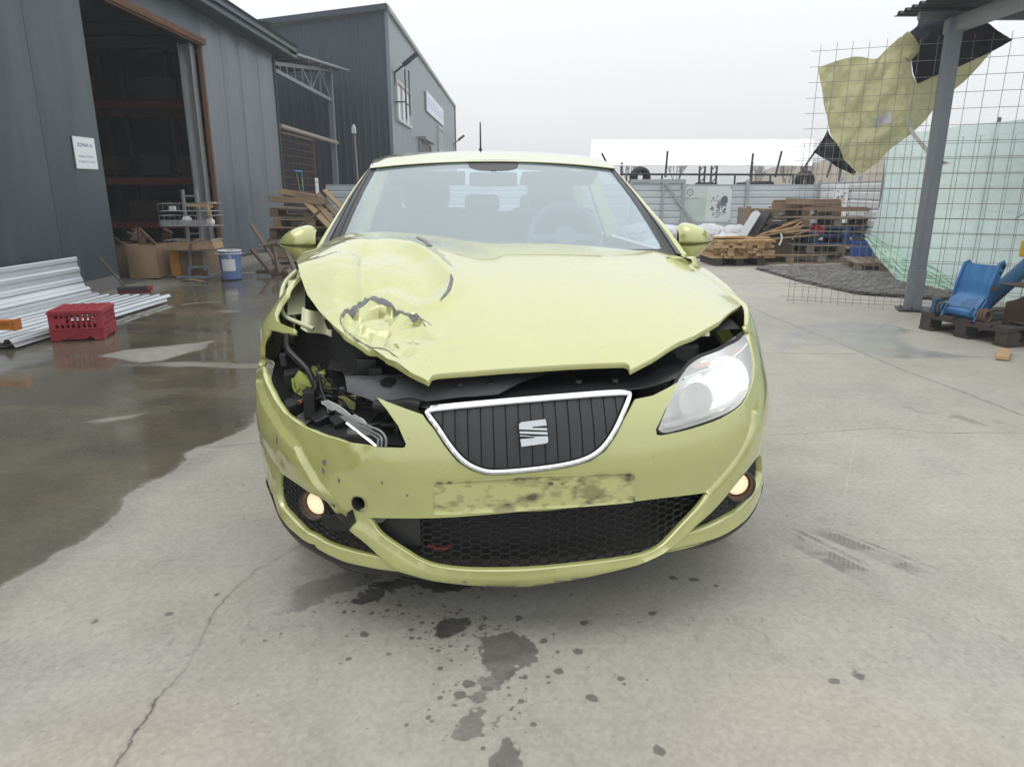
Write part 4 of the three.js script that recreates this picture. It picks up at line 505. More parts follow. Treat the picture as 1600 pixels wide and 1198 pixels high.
  let wet = sst(.006, -.05, x - we) * .35 + .65 * sst(.006, -.010, x - we); if (x - we < .2) mul(1 - .24 * sst(.2, 0, x - we) * (.4 + .9 * fbm(x * 9, z * 9, 3)));
  if (wet > 0) {
    const film = fbm(x * .8 + 20, z * .55 + 3, 4); let dry = 0;
    const wx = x + .10 * (fbm(x * 4, z * 6, 3) - .47), wz = z + .06 * (fbm(x * 4 + 40, z * 6, 3) - .47);
    for (const p of DRY) if (inPoly(wx, wz, p)) dry = Math.max(dry, sst(0, .07, edgeDist(wx, wz, p)) * (.75 + .25 * vnoise(x * 20, z * 20)));
    if (z < -4.4) dry = Math.max(dry, .7 * sst(.60, .72, fbm(x * .7 + 8, z * 2.6 + 5, 4)));
    dry = Math.max(dry, .75 * sst(-4.1, -4.7, x) * sst(-8.2, -8.8, z));
    wet *= 1 - dry * .95;
    const damp = lerp(.31, .41, film) * (.8 + .4 * vnoise(x * 3, z * 1.1)); const silt = fbm(x * 2.4 + 2, z * 5, 4);
    c = [lerp(c[0], c[0] * damp * (1.0 + .3 * silt), wet), lerp(c[1], c[1] * damp * (.95 + .26 * silt), wet), lerp(c[2], c[2] * damp * .9, wet)];
    rough = lerp(rough, .05 + .16 * sst(.55, .35, film) + .12 * sst(.5, .7, silt), wet); h = lerp(h, .0010 * vnoise(x * 8, z * 8) * sst(.55, .35, film), wet);
  }
  if (z < -4.8 && z > -7 && x > 1.2 && x < 4.2) { const wx = x + .2 * (fbm(x * 3, z * 3, 3) - .47), wz = z + .16 * (fbm(x * 3 + 40, z * 3, 3) - .47); if ( inPoly(wx, wz, POOL)) { const k = sst(0, .10, edgeDist(wx, wz, POOL)); c = c.map((v, i) => v * lerp(1, [.74, .75, .77][i], k)); rough = lerp(rough, .16 + .25 * vnoise(x * 5, z * 5), k); h = lerp(h, .0006 * vnoise(x * 6, z * 6), k); } }
  return [...c, rough, h];
}
function yardSheet(name, x0, x1, z0, z1, y, W, H, fine, bump) {
  const a = new Uint8Array(W * H * 4), b = new Uint8Array(W * H * 4);
  for (let j = 0; j < H; j++) for (let i = 0; i < W; i++) {
    const p = yardAt(x0 + (i + .5) / W * (x1 - x0), z0 + (j + .5) / H * (z1 - z0), fine), o = (j * W + i) * 4;
    a[o] = toS(p[0]) * 255; a[o + 1] = toS(p[1]) * 255; a[o + 2] = toS(p[2]) * 255; a[o + 3] = b[o + 3] = 255;
    b[o] = Math.max(0, Math.min(255, (p[4] + .004) / .008 * 255)); b[o + 1] = Math.max(8, Math.min(255, p[3] * 255)); b[o + 2] = 0;
  }
  const mk = (d, s) => { const t = new THREE.DataTexture(d, W, H); t.magFilter = THREE.LinearFilter; t.minFilter = THREE.LinearMipmapLinearFilter; t.generateMipmaps = true; if (s) t.colorSpace = THREE.SRGBColorSpace; t.needsUpdate = true; return t; };
  const ca = mk(a, true), cb = mk(b, false);
  const m = new THREE.MeshStandardMaterial({ map: ca, roughnessMap: cb, roughness: 1, metalness: 0, bumpMap: cb, bumpScale: .008 * bump });
  const g = new THREE.BufferGeometry(); g.setAttribute('position', new THREE.Float32BufferAttribute([x0, y, z0, x1, y, z0, x0, y, z1, x1, y, z1], 3)); g.setAttribute('normal', new THREE.Float32BufferAttribute([0, 1, 0, 0, 1, 0, 0, 1, 0, 0, 1, 0], 3)); g.setAttribute('uv', new THREE.Float32BufferAttribute([0, 0, 1, 0, 0, 1, 1, 1], 2)); g.setIndex([0, 2, 1, 1, 2, 3]);
  return struct(name, g, m);
}
{ const t = tex(512, 512, (u, v) => { const n = fbm(u * 16, v * 16, 5), a = .33 * (.8 + .4 * n); return lin([a, a * .97, a * .9]); }, true, [60, 60]); struct('ground', place(new THREE.PlaneGeometry(900, 900), 0, -.009, 0, -Math.PI / 2), M(1, 1, 1, .9, 0, { map: t })); }
yardSheet('concrete_yard', -12, 9, -21.5, .8, -.0045, 2048, 2048, false, 1);
yardSheet('concrete_apron', -2.6, 2.6, -5.0, -1.0, 0, 2048, 1600, true, 1);
// ---------- left: warehouse, lean-to, workshop, and what lies in front of them ----------
function woodTex(seed, base) { return tex(128, 256, (u, v) => { const n = fbm(u * 3 + seed, v * 1.2 + seed * 3, 3), g = .5 + .5 * Math.sin((u * 9 + n * 7 + .3 * Math.sin(v * 4)) * 6.28), k = .72 + .3 * n + .18 * g * vnoise(u * 40, v * 3 + seed) - .25 * sst(.7, .85, fbm(u * 4 + 9 + seed, v * 4, 3)); return lin(base.map(b => b * k)); }, true); }
const WOODS = [[.27, .19, .12], [.20, .145, .10], [.33, .23, .13], [.15, .115, .09], [.235, .2, .165]].map((b, i) => M(1, 1, 1, .85, 0, { map: woodTex(i * 3.7 + 1, b) }));
const FRESH = [[.46, .29, .14], [.40, .24, .11], [.52, .35, .19]].map((b, i) => M(1, 1, 1, .8, 0, { map: woodTex(i * 2.3 + 20, b) }));
const BLUEWOOD = [[.05, .12, .26], [.04, .09, .2]].map((b, i) => M(1, 1, 1, .75, 0, { map: woodTex(i * 2.9 + 40, b) }));
const DARKWOOD = [[.075, .06, .052], [.055, .046, .042]].map((b, i) => M(1, 1, 1, .85, 0, { map: woodTex(i * 4.1 + 60, b) }));
const pick = (a, r = R) => a[Math.floor(r() * a.length)];
const grime = (base, seed, amt = .5) => tex(256, 256, (u, v) => { const n = fbm(u * 5 + seed, v * 3, 5), s = fbm(u * 30 + seed, v * 1.5, 3); const sm = sst(.5, .72, fbm(u * 2.2 + seed, v * 1.6 + seed * 2, 4)) * sst(.95, .4, v), k = (1 + amt * (n - .5) + .35 * amt * (s - .5)) * (1 - .5 * amt * sm); return lin(base.map(b => b * k)); }, true);
const CLAD = M(1, 1, 1, .42, .1, { map: grime([.063, .084, .100], 3) }), CLADDARK = M(1, 1, 1, .5, .1, { map: grime([.028, .043, .062], 9, .35) }), CLADLIGHT = M(1, 1, 1, .38, .1, { map: grime([.14, .178, .205], 14, .25) });
const CLADMID = M(1, 1, 1, .34, .15, { map: grime([.11, .132, .155], 17, .5) }), GALV = M(1, 1, 1, .38, .75, { map: grime([.46, .48, .5], 21, .35) }), RUST = M(1, 1, 1, .8, .1, { map: grime([.17, .085, .045], 31, .9) }), GREYPAINT = M(.2, .225, .25, .5), DARKSTEEL = M(.045, .05, .055, .5, .3), WHITE = M(.72, .73, .72, .6), CARD = M(1, 1, 1, .9, 0, { map: grime([.36, .245, .15], 44, .3) }), CARDDARK = M(1, 1, 1, .9, 0, { map: grime([.24, .17, .11], 48, .3) });
const WX = -5.07, CARDDARK2 = M(.07, .05, .035, .9);
{
  const w = thing('warehouse', 'dark grey panelled warehouse with a wide open doorway on the left', 'building', [WX, 0, 0]);
  const pn = (z0, z1, y0, y1, bow = 0, m = CLAD) => { const g = sheetG((u, v) => [bow * Math.sin(u * 3.14159) + .002 * Math.sin(u * 14 + v * 3) * (bow ? 1 : 0), lerp(y0, y1, v), lerp(z0, z1, u)], bow ? 10 : 2, 4, .08); mesh('panel', g, m, w); };
  for (const [a, b] of [[2.8, 1.7], [1.69, .6], [.59, -.5], [-.51, -1.6], [-1.61, -2.68], [-2.69, -3.76], [-3.77, -4.82], [-4.83, -5.89], [-5.90, -6.97], [-6.98, -8.04], [-8.05, -9.13]]) pn(a, b, .16, 4.0, 0);
  for (const [a, b, o] of [[-12.56, -13.35, .006], [-13.36, -14.2, .02], [-14.21, -15.2, .012], [-15.21, -16.2, .016]]) pn(a, b, .02, 4.0, o, CLADMID);
  mesh('plinth', boxG(.12, .16, 11.9, -.06, .08, -3.18), M(.16, .16, .155, .9), w);
  mesh('lintel', boxG(.09, .5, 3.42, -.045, 3.75, -10.85), CLAD, w);
  mesh('door_track', mergeAll([boxG(.05, .09, 3.5, .03, 3.54, -10.85), boxG(.02, .03, 3.42, .012, 3.485, -10.85)]), RUST, w);
  mesh('door_jamb', mergeAll([boxG(.06, 3.5, .055, -.03, 1.75, -12.525)]), RUST, w);
  mesh('door_post', mergeAll([boxG(.16, 3.48, .04, -.2, 1.74, -12.44), boxG(.02, 3.48, .16, -.29, 1.74, -12.4), boxG(.02, 3.48, .16, -.11, 1.74, -12.4)]), GALV, w);
  mesh('corner_trim', boxG(.03, 4, .05, .012, 2, -16.19), CLADDARK, w);
  const r = mesh('roof', mergeAll([place(new THREE.BoxGeometry(8.6, .1, 19.6), -3.9, 4.75, -6.9, 0, 0, -.17), boxG(.04, .2, 19.6, .36, 4.06, -6.9)]), CLAD, w);
  mesh('soffit', boxG(.4, .03, 19.6, .16, 3.985, -6.9), CLADDARK, w);
  mesh('gutter', place(new THREE.CylinderGeometry(.07, .07, 19.6, 10, 1, true, 0, 3.1416), .44, 4.12, -6.9, Math.PI / 2, 0, Math.PI), CLADDARK, w);
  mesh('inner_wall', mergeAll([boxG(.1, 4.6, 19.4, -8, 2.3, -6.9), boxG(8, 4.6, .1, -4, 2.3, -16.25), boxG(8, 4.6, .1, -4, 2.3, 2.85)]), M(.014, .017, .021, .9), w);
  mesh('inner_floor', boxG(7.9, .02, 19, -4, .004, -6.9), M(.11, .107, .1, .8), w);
  mesh('roof_light', boxG(.9, .01, .12, -1.6, 4.2, -15.1, 0, .1), WHITE, w);
  for (let i = 0; i < 3; i++) mesh('roof_beam', boxG(8, .2, .12, -4, 4.1 - .0 * i, -13.4 - i * 1.1), DARKSTEEL, w);
}
{
  const t = canvasTex(256, 320, (c, w, h) => { c.fillStyle = '#e9ecef'; c.fillRect(0, 0, w, h); c.textAlign = 'center'; c.fillStyle = '#4a5a9c'; c.font = 'bold 52px sans-serif'; c.fillText('ZONA 6', w / 2, 96); c.fillStyle = '#8d99a6'; c.font = 'bold 34px sans-serif'; c.fillText('ZONA PIESE', w / 2, 208); c.fillText('FARA PLATA', w / 2, 262); });
  const s = thing('zone_sign', 'white ZONA 6 sign on the warehouse wall left of the doorway', 'sign', [WX + .012, 1.63, -8.77], Math.PI / 2);
  mesh('board', mergeAll([boxG(.44, .36, .006, 0, 0, 0)]), WHITE, s); mesh('print', new THREE.PlaneGeometry(.43, .35).translate(0, 0, .005), M(1, 1, 1, .5, 0, { map: t }), s);
}
// storage rack and goods in the dark
{
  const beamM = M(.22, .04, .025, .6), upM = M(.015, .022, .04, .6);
  for (const [n, z, l] of [[0, -13.9, 'tall storage rack with red beams inside the dark doorway'], [1, -15.6, 'second storage rack deep inside the warehouse, behind the first']]) {
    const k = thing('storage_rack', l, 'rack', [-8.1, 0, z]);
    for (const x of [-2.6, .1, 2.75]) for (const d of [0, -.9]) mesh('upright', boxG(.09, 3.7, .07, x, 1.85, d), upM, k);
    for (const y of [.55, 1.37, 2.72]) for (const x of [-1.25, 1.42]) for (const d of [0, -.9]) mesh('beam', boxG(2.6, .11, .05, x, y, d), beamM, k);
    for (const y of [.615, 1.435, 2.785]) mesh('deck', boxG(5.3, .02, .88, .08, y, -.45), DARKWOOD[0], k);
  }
  const L = [['dark oil drum', .62, 2.2], ['brown parts box', .62, 1.2], ['black parts crate', 1.45, .4], ['brown carton', 1.45, 1.5], ['dusty carton', 1.45, 2.3], ['grey parts box', 2.8, .2], ['long brown carton', 2.8, 1.7]];
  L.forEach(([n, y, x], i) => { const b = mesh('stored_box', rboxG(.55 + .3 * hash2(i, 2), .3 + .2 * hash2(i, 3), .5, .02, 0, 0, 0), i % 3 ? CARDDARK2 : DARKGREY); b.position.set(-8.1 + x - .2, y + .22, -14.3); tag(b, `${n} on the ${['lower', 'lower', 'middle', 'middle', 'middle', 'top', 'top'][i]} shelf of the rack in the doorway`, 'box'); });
}
// cardboard boxes by the doorway
function openBox(label, x, z, w, h, d, turn, m, flaps, stripe) {
  const b = thing('cardboard_box', label, 'box', [x, .015, z], turn); const t = .008;
  for (const [a, g] of [[0, sheetG((u, v) => [lerp(-w / 2, w / 2, u), h * v, d / 2 + .03 * Math.sin(u * 3.14) * Math.sin(v * 3.14)], 8, 8, t)], [1, boxG(w, h, t, 0, h / 2, -d / 2)], [2, boxG(t, h, d, -w / 2, h / 2, 0)], [3, boxG(t, h, d, w / 2, h / 2, 0)], [4, boxG(w, t, d, 0, t, 0)]]) mesh('side', g, m, b);
  flaps.forEach(([ax, k, ang]) => mesh('flap', ax === 'z' ? boxG(w * .96, t, d * .45, 0, h + Math.sin(ang) * d * .2, k * (d / 2 + Math.cos(ang) * d * .22), -k * ang) : boxG(w * .45, t, d * .96, k * (w / 2 + Math.cos(ang) * w * .22), h + Math.sin(ang) * w * .2, 0, 0, 0, k * ang), m, b));
  if (stripe) mesh('tape', mergeAll([boxG(.13, h * .96, .004, -w / 2 + .1, h / 2, d / 2 + .036)]), stripe, b); return b;
}
openBox('shadowed cardboard box against the left door edge with a flap up', -5.72, -10.4, .36, .46, .5, .1, CARDDARK, [['z', 1, .5], ['x', -1, .7]]);
openBox('tall bulging cardboard box, the lit one in the doorway', -5.16, -10.12, .38, .46, .42, .06, CARD, []);
openBox('cardboard box with an orange printed side beside the trolley', -4.62, -10.35, .52, .42, .42, -.04, CARDDARK, [], M(.55, .24, .05, .8));
{ const b = thing('scrap_heap', 'dark broken parts heaped on top of the cardboard boxes', 'scrap', [-5.3, .47, -10.45]); const r = rng(4); for (let i = 0; i < 7; i++) mesh('scrap_piece', boxG(.05 + .1 * r(), .03, .14 + .2 * r(), (r() - .5) * .5, .03 + .06 * r(), (r() - .5) * .3, r() * 3, r() * 3, r()), pick([DARKGREY, RUST, CARDDARK], r), b); }
{ // trolley with wire trays
  const t = thing('tray_trolley', 'grey steel trolley with wire trays standing in front of the doorway', 'trolley', [-4.45, 0, -10.05], -.04), s = M(.33, .345, .36, .45, .4);
  for (const x of [-.09, .10]) mesh('upright', boxG(.035, 1.1, .03, x, .66, 0), s, t);
  mesh('rung', mergeAll([boxG(.17, .022, .02, 0, 1.13, 0), boxG(.17, .02, .02, 0, .62, 0)]), s, t);
  mesh('base_frame', mergeAll([boxG(.32, .03, .03, .03, .16, .02), boxG(.03, .16, .03, -.115, .08, .02), boxG(.03, .16, .03, .175, .08, .02), boxG(.42, .03, .035, -.06, .03, .1), boxG(.03, .03, .4, .15, .03, .0), boxG(.03, .03, .4, -.2, .03, .0)]), s, t);
  const wire = M(.4, .42, .43, .35, .7);
  for (const [y, w, h] of [[.93, .72, .10], [.73, .72, .14], [.40, .66, .14]]) { const g = []; for (const yy of [0, h]) { for (const z of [-.18, .2]) g.push(rodG([-w / 2, y + yy, z], [w / 2, y + yy, z], .005, 5)); for (const x of [-w / 2, w / 2]) g.push(rodG([x, y + yy, -.18], [x, y + yy, .2], .005, 5)); } for (let i = 0; i <= 10; i++) { const x = lerp(-w / 2, w / 2, i / 10); g.push(rodG([x, y, .2], [x, y + h, .2], .0028, 4), rodG([x, y, -.18], [x, y, .2], .0028, 4)); } mesh('wire_tray', mergeAll(g), wire, t); }
  mesh('tray_sheet', sheetG((u, v) => [lerp(-.35, .35, u), .735 + .08 * v, .195], 4, 2), MP(.7, .72, .72, .2, 0, { transmission: .6, thickness: 0 }), t);
  const it = (n, l, c, g, m) => tag(mesh(n, g.map(q => place(q, -4.45, 0, -10.05)), m), l, c);
  it('plastic_bag', 'crumpled white plastic wrap on the middle tray of the trolley', 'packaging', [place(new THREE.IcosahedronGeometry(.07, 1), -.05, .80, .06), place(new THREE.IcosahedronGeometry(.06, 1), .29, .78, .1)], WHITE);
  it('white_cup', 'small white container on the top tray of the trolley', 'container', [boxG(.07, .06, .06, -.23, .965, .05)], WHITE);
  it('brown_tray', 'low brown cardboard tray at the lower left of the trolley', 'tray', [boxG(.3, .09, .34, -.16, .455, .03), boxG(.12, .04, .1, -.18, .525, .02)], CARD);
  it('split_carton', 'torn open cardboard carton at the lower right of the trolley', 'carton', [boxG(.3, .01, .34, .18, .42, .04, 0, 0, .1), boxG(.01, .14, .34, .06, .49, .04, 0, 0, -.5), boxG(.01, .14, .34, .33, .49, .04, 0, 0, .25), boxG(.28, .12, .01, .19, .48, .2, -.2)], CARD);
  it('timber_offcuts', 'pale timber offcuts lying across the top tray of the trolley', 'timber', [boxG(.34, .03, .05, .17, 1.0, .1, 0, .2, -.05), boxG(.3, .03, .06, .2, 1.03, -.02, 0, -.15, .06), boxG(.04, .2, .03, .3, .93, .15, 0, 0, .25)], FRESH[2]);
  it('red_part', 'dark red car part lying in the middle tray of the trolley', 'car part', [rboxG(.3, .05, .1, .01, .15, .775, .1, 0, 0, .04)], M(.2, .04, .045, .5));
}
{ // bucket of paint
  const b = thing('paint_bucket', 'blue and white paint bucket with drips and a white label', 'bucket', [-3.93, 0, -9.92]);
  const body = new THREE.LatheGeometry([[0, .002], [.132, .002], [.136, .02], [.15, .40], [.142, .40], [.13, .03], [0, .03]].map(p => new THREE.Vector2(...p)), 36);
  const bt = tex(256, 128, (u, v) => { const drip = v > .80 - .3 * fbm(u * 26, 1, 2) * sst(.4, .6, vnoise(u * 11, 4)) * 1.6, sp = fbm(u * 20, v * 9, 3) > .66; return lin(drip ? [.62, .62, .58] : sp ? [.35, .4, .5] : [.13, .18, .38]); }, true); mesh('body', body, M(1, 1, 1, .5, 0, { map: bt }), b);
  mesh('rim', place(new THREE.TorusGeometry(.151, .009, 8, 36), 0, .398, 0, Math.PI / 2), WHITE, b); mesh('handle', tubeG([[-.152, .37, 0], [-.19, .365, .04], [-.12, .36, .12], [.1, .365, .14], [.2, .37, .06], [.152, .37, 0]], .006, 24, 5), WHITE, b);
  mesh('paper_label', place(new THREE.CylinderGeometry(.149, .144, .16, 16, 1, true, -.45, 1.25), 0, .21, 0), M(.66, .66, .68, .7, 0), b);
}
{ // bent trapezoidal sheets
  const prof = (s, L, z, lift) => { // running length across the ribs from the ground edge to the top on the wall
    const f = .78, r = .24; let x, y, a; if (s < f) { x = s; y = 0; a = 0; } else if (s < f + r * 1.45) { a = (s - f) / r; x = f + r * Math.sin(a); y = r * (1 - Math.cos(a)); } else { a = 1.45; const q = s - f - r * 1.45; x = f + r * Math.sin(a) + q * Math.cos(a); y = r * (1 - Math.cos(a)) + q * Math.sin(a); }
    const ph = (s / .117) % 1, rib = .026 * (sst(.12, .26, ph) - sst(.56, .70, ph)), flat = s > f + .3 ? .45 : 1;
    return [x - Math.sin(a) * rib * flat, y + lift + Math.cos(a) * rib * flat];
  };
  [['upper bent corrugated steel sheet curling up the warehouse wall', 0, .045, 1.36], ['lower corrugated steel sheet, mostly hidden under the upper one', .02, .012, .86]].forEach(([l, dx, lift, len], k) => {
    const g = sheetG((u, v) => { const s = u * len, p = prof(s, len, v, lift), z = lerp(.4, -2.13 - .12 * k * 0 + (k ? .12 : 0), v); return [-p[0] + dx, p[1], z]; }, 190, 6, .003);
    const o = mesh('corrugated_sheet', g, M(1, 1, 1, .32, .55, { map: grime([.56, .59, .62], 52 + k, .35) })); o.position.set(-3.93, 0, -5.85); o.rotation.y = -.03; tag(o, l, 'metal sheet');
  });
}
{ // red stacking crate, upside down
  const c = thing('plastic_crate', 'red slotted plastic crate on the wet ground beside the metal sheets', 'crate', [-3.67, .0, -5.95], .25), m = M(.36, .035, .05, .42), W = .38, D = .36, Hh = .25;
  const wallP = (w, n) => { const holes = []; for (const y of [.12, .165, .2]) for (let i = 0; i < n; i++) { const x = lerp(-w / 2 + .05, w / 2 - .05, i / (n - 1)); if (hash2(i, y * 99 | 0) > .12) holes.push([[x - .011, y - (y > .18 ? .012 : .016)], [x + .011, y - (y > .18 ? .012 : .016)], [x + .011, y + (y > .18 ? .012 : .016)], [x - .011, y + (y > .18 ? .012 : .016)]]); } return extrude([[-w / 2, 0], [-w / 2 + .06, 0], [-w / 2 + .10, .04], [-.1, .04], [-.06, .012], [.06, .012], [.1, .04], [w / 2 - .10, .04], [w / 2 - .06, 0], [w / 2, 0], [w / 2, Hh], [-w / 2, Hh]], .008, 0, holes); };
  mesh('side', place(wallP(W, 8), 0, 0, D / 2), m, c); mesh('side', place(wallP(W, 8), 0, 0, -D / 2 - .008), m, c); mesh('side', place(wallP(D, 7), W / 2, 0, 0, 0, Math.PI / 2), m, c); mesh('side', place(wallP(D, 7), -W / 2 - .008, 0, 0, 0, Math.PI / 2), m, c);
  for (const y of [.075, .1, .235]) mesh('band', mergeAll([boxG(W + .03, .012, .02, 0, y, D / 2 + .008), boxG(W + .03, .012, .02, 0, y, -D / 2 - .008), boxG(.02, .012, D + .03, W / 2 + .008, y, 0), boxG(.02, .012, D + .03, -W / 2 - .008, y, 0)]), m, c);
  const g = [rboxG(W + .02, .012, D + .02, .004, 0, Hh - .002, 0)]; for (let i = 0; i < 9; i++) g.push(boxG(W, .006, .008, 0, Hh + .006, lerp(-.16, .16, i / 8))); for (let i = 0; i < 6; i++) g.push(boxG(.012, .008, D, lerp(-.45, .45, i / 5) * W, Hh + .007, 0)); mesh('bottom', mergeAll(g), M(.42, .06, .075, .45), c);
  for (const x of [-1, 1]) for (const z of [-1, 1]) mesh('corner_post', rboxG(.03, Hh, .03, .008, x * (W / 2 - .003), Hh / 2, z * (D / 2 - .003)), m, c);
}
{ const b = thing('orange_beam', 'orange steel beam end sticking in at the left edge, above wet ground', 'beam', [-4.25, .18, -5.3], .03), m = M(.62, .22, .04, .5); mesh('web', boxG(.92, .075, .06, 0, .04, 0), m, b); mesh('end_plate', mergeAll([boxG(.012, .085, .09, .462, .04, 0), boxG(.06, .03, .004, .39, .05, .032)]), M(.45, .15, .03, .5), b); const k = mesh('wood_block', boxG(.16, .18, .3, -4.45, .09, -5.3), WOODS[0]); tag(k, 'wooden block holding up the orange beam at the left edge', 'wood block'); }
{ const b = thing('push_broom', 'dark broom with a reddish head lying by the warehouse door edge', 'broom', [-4.62, .0, -8.6]); mesh('head', rboxG(.36, .05, .08, .015, .0, .05, .0, 0, .35), DARKGREY, b); mesh('bristles', boxG(.35, .04, .07, .0, .02, .0, 0, .35), M(.16, .03, .03, .9), b); mesh('handle', rodG([-.1, .06, 0], [-.42, .42, -.1], .014, 8), WOODS[3], b); mesh('tip', rboxG(.06, .055, .085, .01, .17, .05, -.06, 0, .35), M(.3, .05, .045, .6), b); }
{ const b = mesh('cardboard_scrap', sheetG((u, v) => [lerp(-.16, .16, u), .008 + .012 * Math.sin(u * 5), lerp(-.06, .06, v)], 8, 3, .004), CARD); b.position.set(-4.4, 0, -9.75); tag(b, 'torn flat piece of cardboard on the ground in front of the trolley', 'cardboard'); }
// broken timber by the wall
function plankSet(name, label, cat, pos, list, mats, turn = 0) { const t = thing(name, label, cat, pos, turn); const r = rng(list.length * 13 + 7); for (const [a, b, w, h] of list) mesh('plank', barG(a, b, w, h), pick(mats, r), t); return t; }
plankSet('scrap_timber', 'grey scrap battens leaning in a tangle right of the paint bucket', 'timber pile', [-3.45, 0, -10.5], [[[-.40, .72, -.15], [.1, .02, .1], .035, .05], [[-.25, .42, 0], [.32, .55, -.1], .03, .045], [[-.35, .38, .1], [-.05, .02, .15], .04, .05], [[-.1, .4, -.1], [.06, .03, .2], .035, .06], [[.12, .40, 0], [.28, .04, .1], .04, .05], [[-.3, .05, .1], [.5, .06, .2], .05, .04], [[-.4, .33, -.05], [.3, .36, -.2], .04, .05], [[.0, .2, .0], [.55, .22, -.1], .05, .04], [[-.2, .1, .15], [.2, .12, -.1], .06, .04], [[.2, .62, -.2], [.62, .92, -.25], .03, .05]], [WOODS[3], WOODS[4], WOODS[1]]);
{ const r = rng(31), b = thing('rubble_pile', 'broken wood and rubble at the foot of the plank stack', 'rubble', [-3.1, 0, -10.55]); for (let i = 0; i < 16; i++) mesh('rubble_piece', boxG(.05 + .16 * r(), .03 + .05 * r(), .05 + .08 * r(), (r() - .5) * 1.0, .03 + .03 * r(), (r() - .5) * .5, r(), r() * 3, r()), pick([WOODS[3], WOODS[4], WOODS[0], M(.3, .29, .27, .9)], r), b); }
// pallets
const palletGeo = { top: new THREE.BoxGeometry(1.2, .022, .13), cross: new THREE.BoxGeometry(.12, .022, .8), block: new THREE.BoxGeometry(.13, .078, .1) };
function pallet(label, pos, rot, mats, group, seed = 1, gaps = 0) {
  const p = thing('pallet', label, 'pallet', pos, 0, group), r = rng(seed * 101 + 3); p.rotation.set(rot[0], rot[1], rot[2], 'YXZ');
  const add = (n, g, x, y, z) => { if (r() < gaps) return; const m = mesh(n, g, pick(mats, r), p); m.position.set(x + (r() - .5) * .01, y, z + (r() - .5) * .008); m.rotation.y = (r() - .5) * .02; };
  for (let i = 0; i < 5; i++) add('plank', palletGeo.top, 0, .133, lerp(-.335, .335, i / 4));
  for (const x of [-.54, 0, .54]) { add('cross_board', palletGeo.cross, x, .111, 0); for (const z of [-.35, 0, .35]) add('block', palletGeo.block, x, .061, z); }
  for (const z of [-.345, 0, .345]) add('bottom_plank', palletGeo.top, 0, .011, z);
  return p;
}
for (let i = 0; i < 6; i++) pallet(['lowest', 'second', 'third', 'fourth', 'fifth', 'topmost'][i] + ' pallet of the leaning stack behind the left door mirror', [-3.28 + .05 * Math.sin(i * 2), .005 + i * .152, -11.95 + .05 * Math.cos(i * 3)], [.015 * (i % 2 ? 1 : -1), .12 * Math.sin(i * 1.7), .012 * (i % 3 - 1) + (i > 4 ? -.07 : 0)], i % 3 === 1 ? [WOODS[0], WOODS[2]] : [WOODS[1], WOODS[3], WOODS[0]], null, i + 1, .04);
plankSet('leaning_planks', 'brown planks sliding off the top of the left pallet stack', 'timber', [-3.0, -.13, -11.5], [[[-.15, 1.28, -.3], [.55, .62, .1], .03, .09], [[-.25, 1.24, -.2], [.42, .58, .15], .03, .09], [[-.05, 1.34, -.35], [.68, .66, .0], .025, .08], [[-.32, 1.18, -.1], [.34, .56, .2], .03, .1], [[-.75, 1.32, -.2], [-.1, 1.22, -.3], .09, .03], [[-.85, 1.2, 0], [0, 1.16, -.1], .09, .03], [[-.45, 1.26, -.1], [.05, 1.14, -.2], .1, .03], [[.25, .62, .2], [.75, .48, .1], .03, .09], [[.2, .55, .25], [.72, .40, .15], .03, .09]], [WOODS[0], WOODS[2], WOODS[1]]);
// lean-to between the buildings: truss, post, rail, canopy, wire gate
{
  const t = thing('lean_to_frame', 'grey steel lean-to frame with a lattice truss between the two buildings', 'steel frame', [WX, 0, 0]), s = M(.25, .27, .29, .5, .3);
  mesh('post', boxG(.14, 4.45, .14, 0, 2.22, -21.1), s, t);
  mesh('bottom_chord', barG([0, 3.66, -16.25], [0, 3.62, -21.1], .08), s, t); mesh('top_chord', barG([0, 3.8, -16.25], [0, 4.42, -21.3], .08), s, t);
  const zs = [-16.6, -17.1, -17.7, -18.3, -19.1, -20.0]; for (const z of zs) mesh('strut', barG([0, 3.65, z], [0, lerp(3.8, 4.42, (-16.25 - z) / 5), z], .045), s, t);
  for (const [a, b] of [[-18.3, -19.1], [-20.0, -19.1], [-20.0, -21.0]]) mesh('brace', barG([0, lerp(3.8, 4.42, (-16.25 - a) / 5), a], [0, 3.65, b], .045), s, t);
  mesh('roof_sheet', mergeAll([boxG(3.2, .05, 5.9, -1.22, 4.27, -19.1, .087), ...[0, 1, 2, 3, 4].map(i => boxG(3, .07, .05, -1.2, 4.02 + i * .096, -16.8 - i * 1.1))]), s, t);
  mesh('rail', rodG([.0, 2.55, -16.3], [.05, 2.5, -21.3], .055, 8), M(.33, .29, .25, .7, .2), t);
  mesh('conduit', mergeAll([rodG([.55, 0, -21.6], [.5, 2.75, -21.6], .03, 8)]), M(.3, .26, .23, .6, .2), t); mesh('wall_lamp', mergeAll([boxG(.11, .16, .1, .5, 2.86, -21.55), cylG(.03, .05, .08, 10, .5, 2.98, -21.55)]), WHITE, t);
  const back = mesh('back_wall', mergeAll([boxG(.08, 4.4, 5.6, -2.2, 2.2, -18.8)]), CLADDARK, t);
}
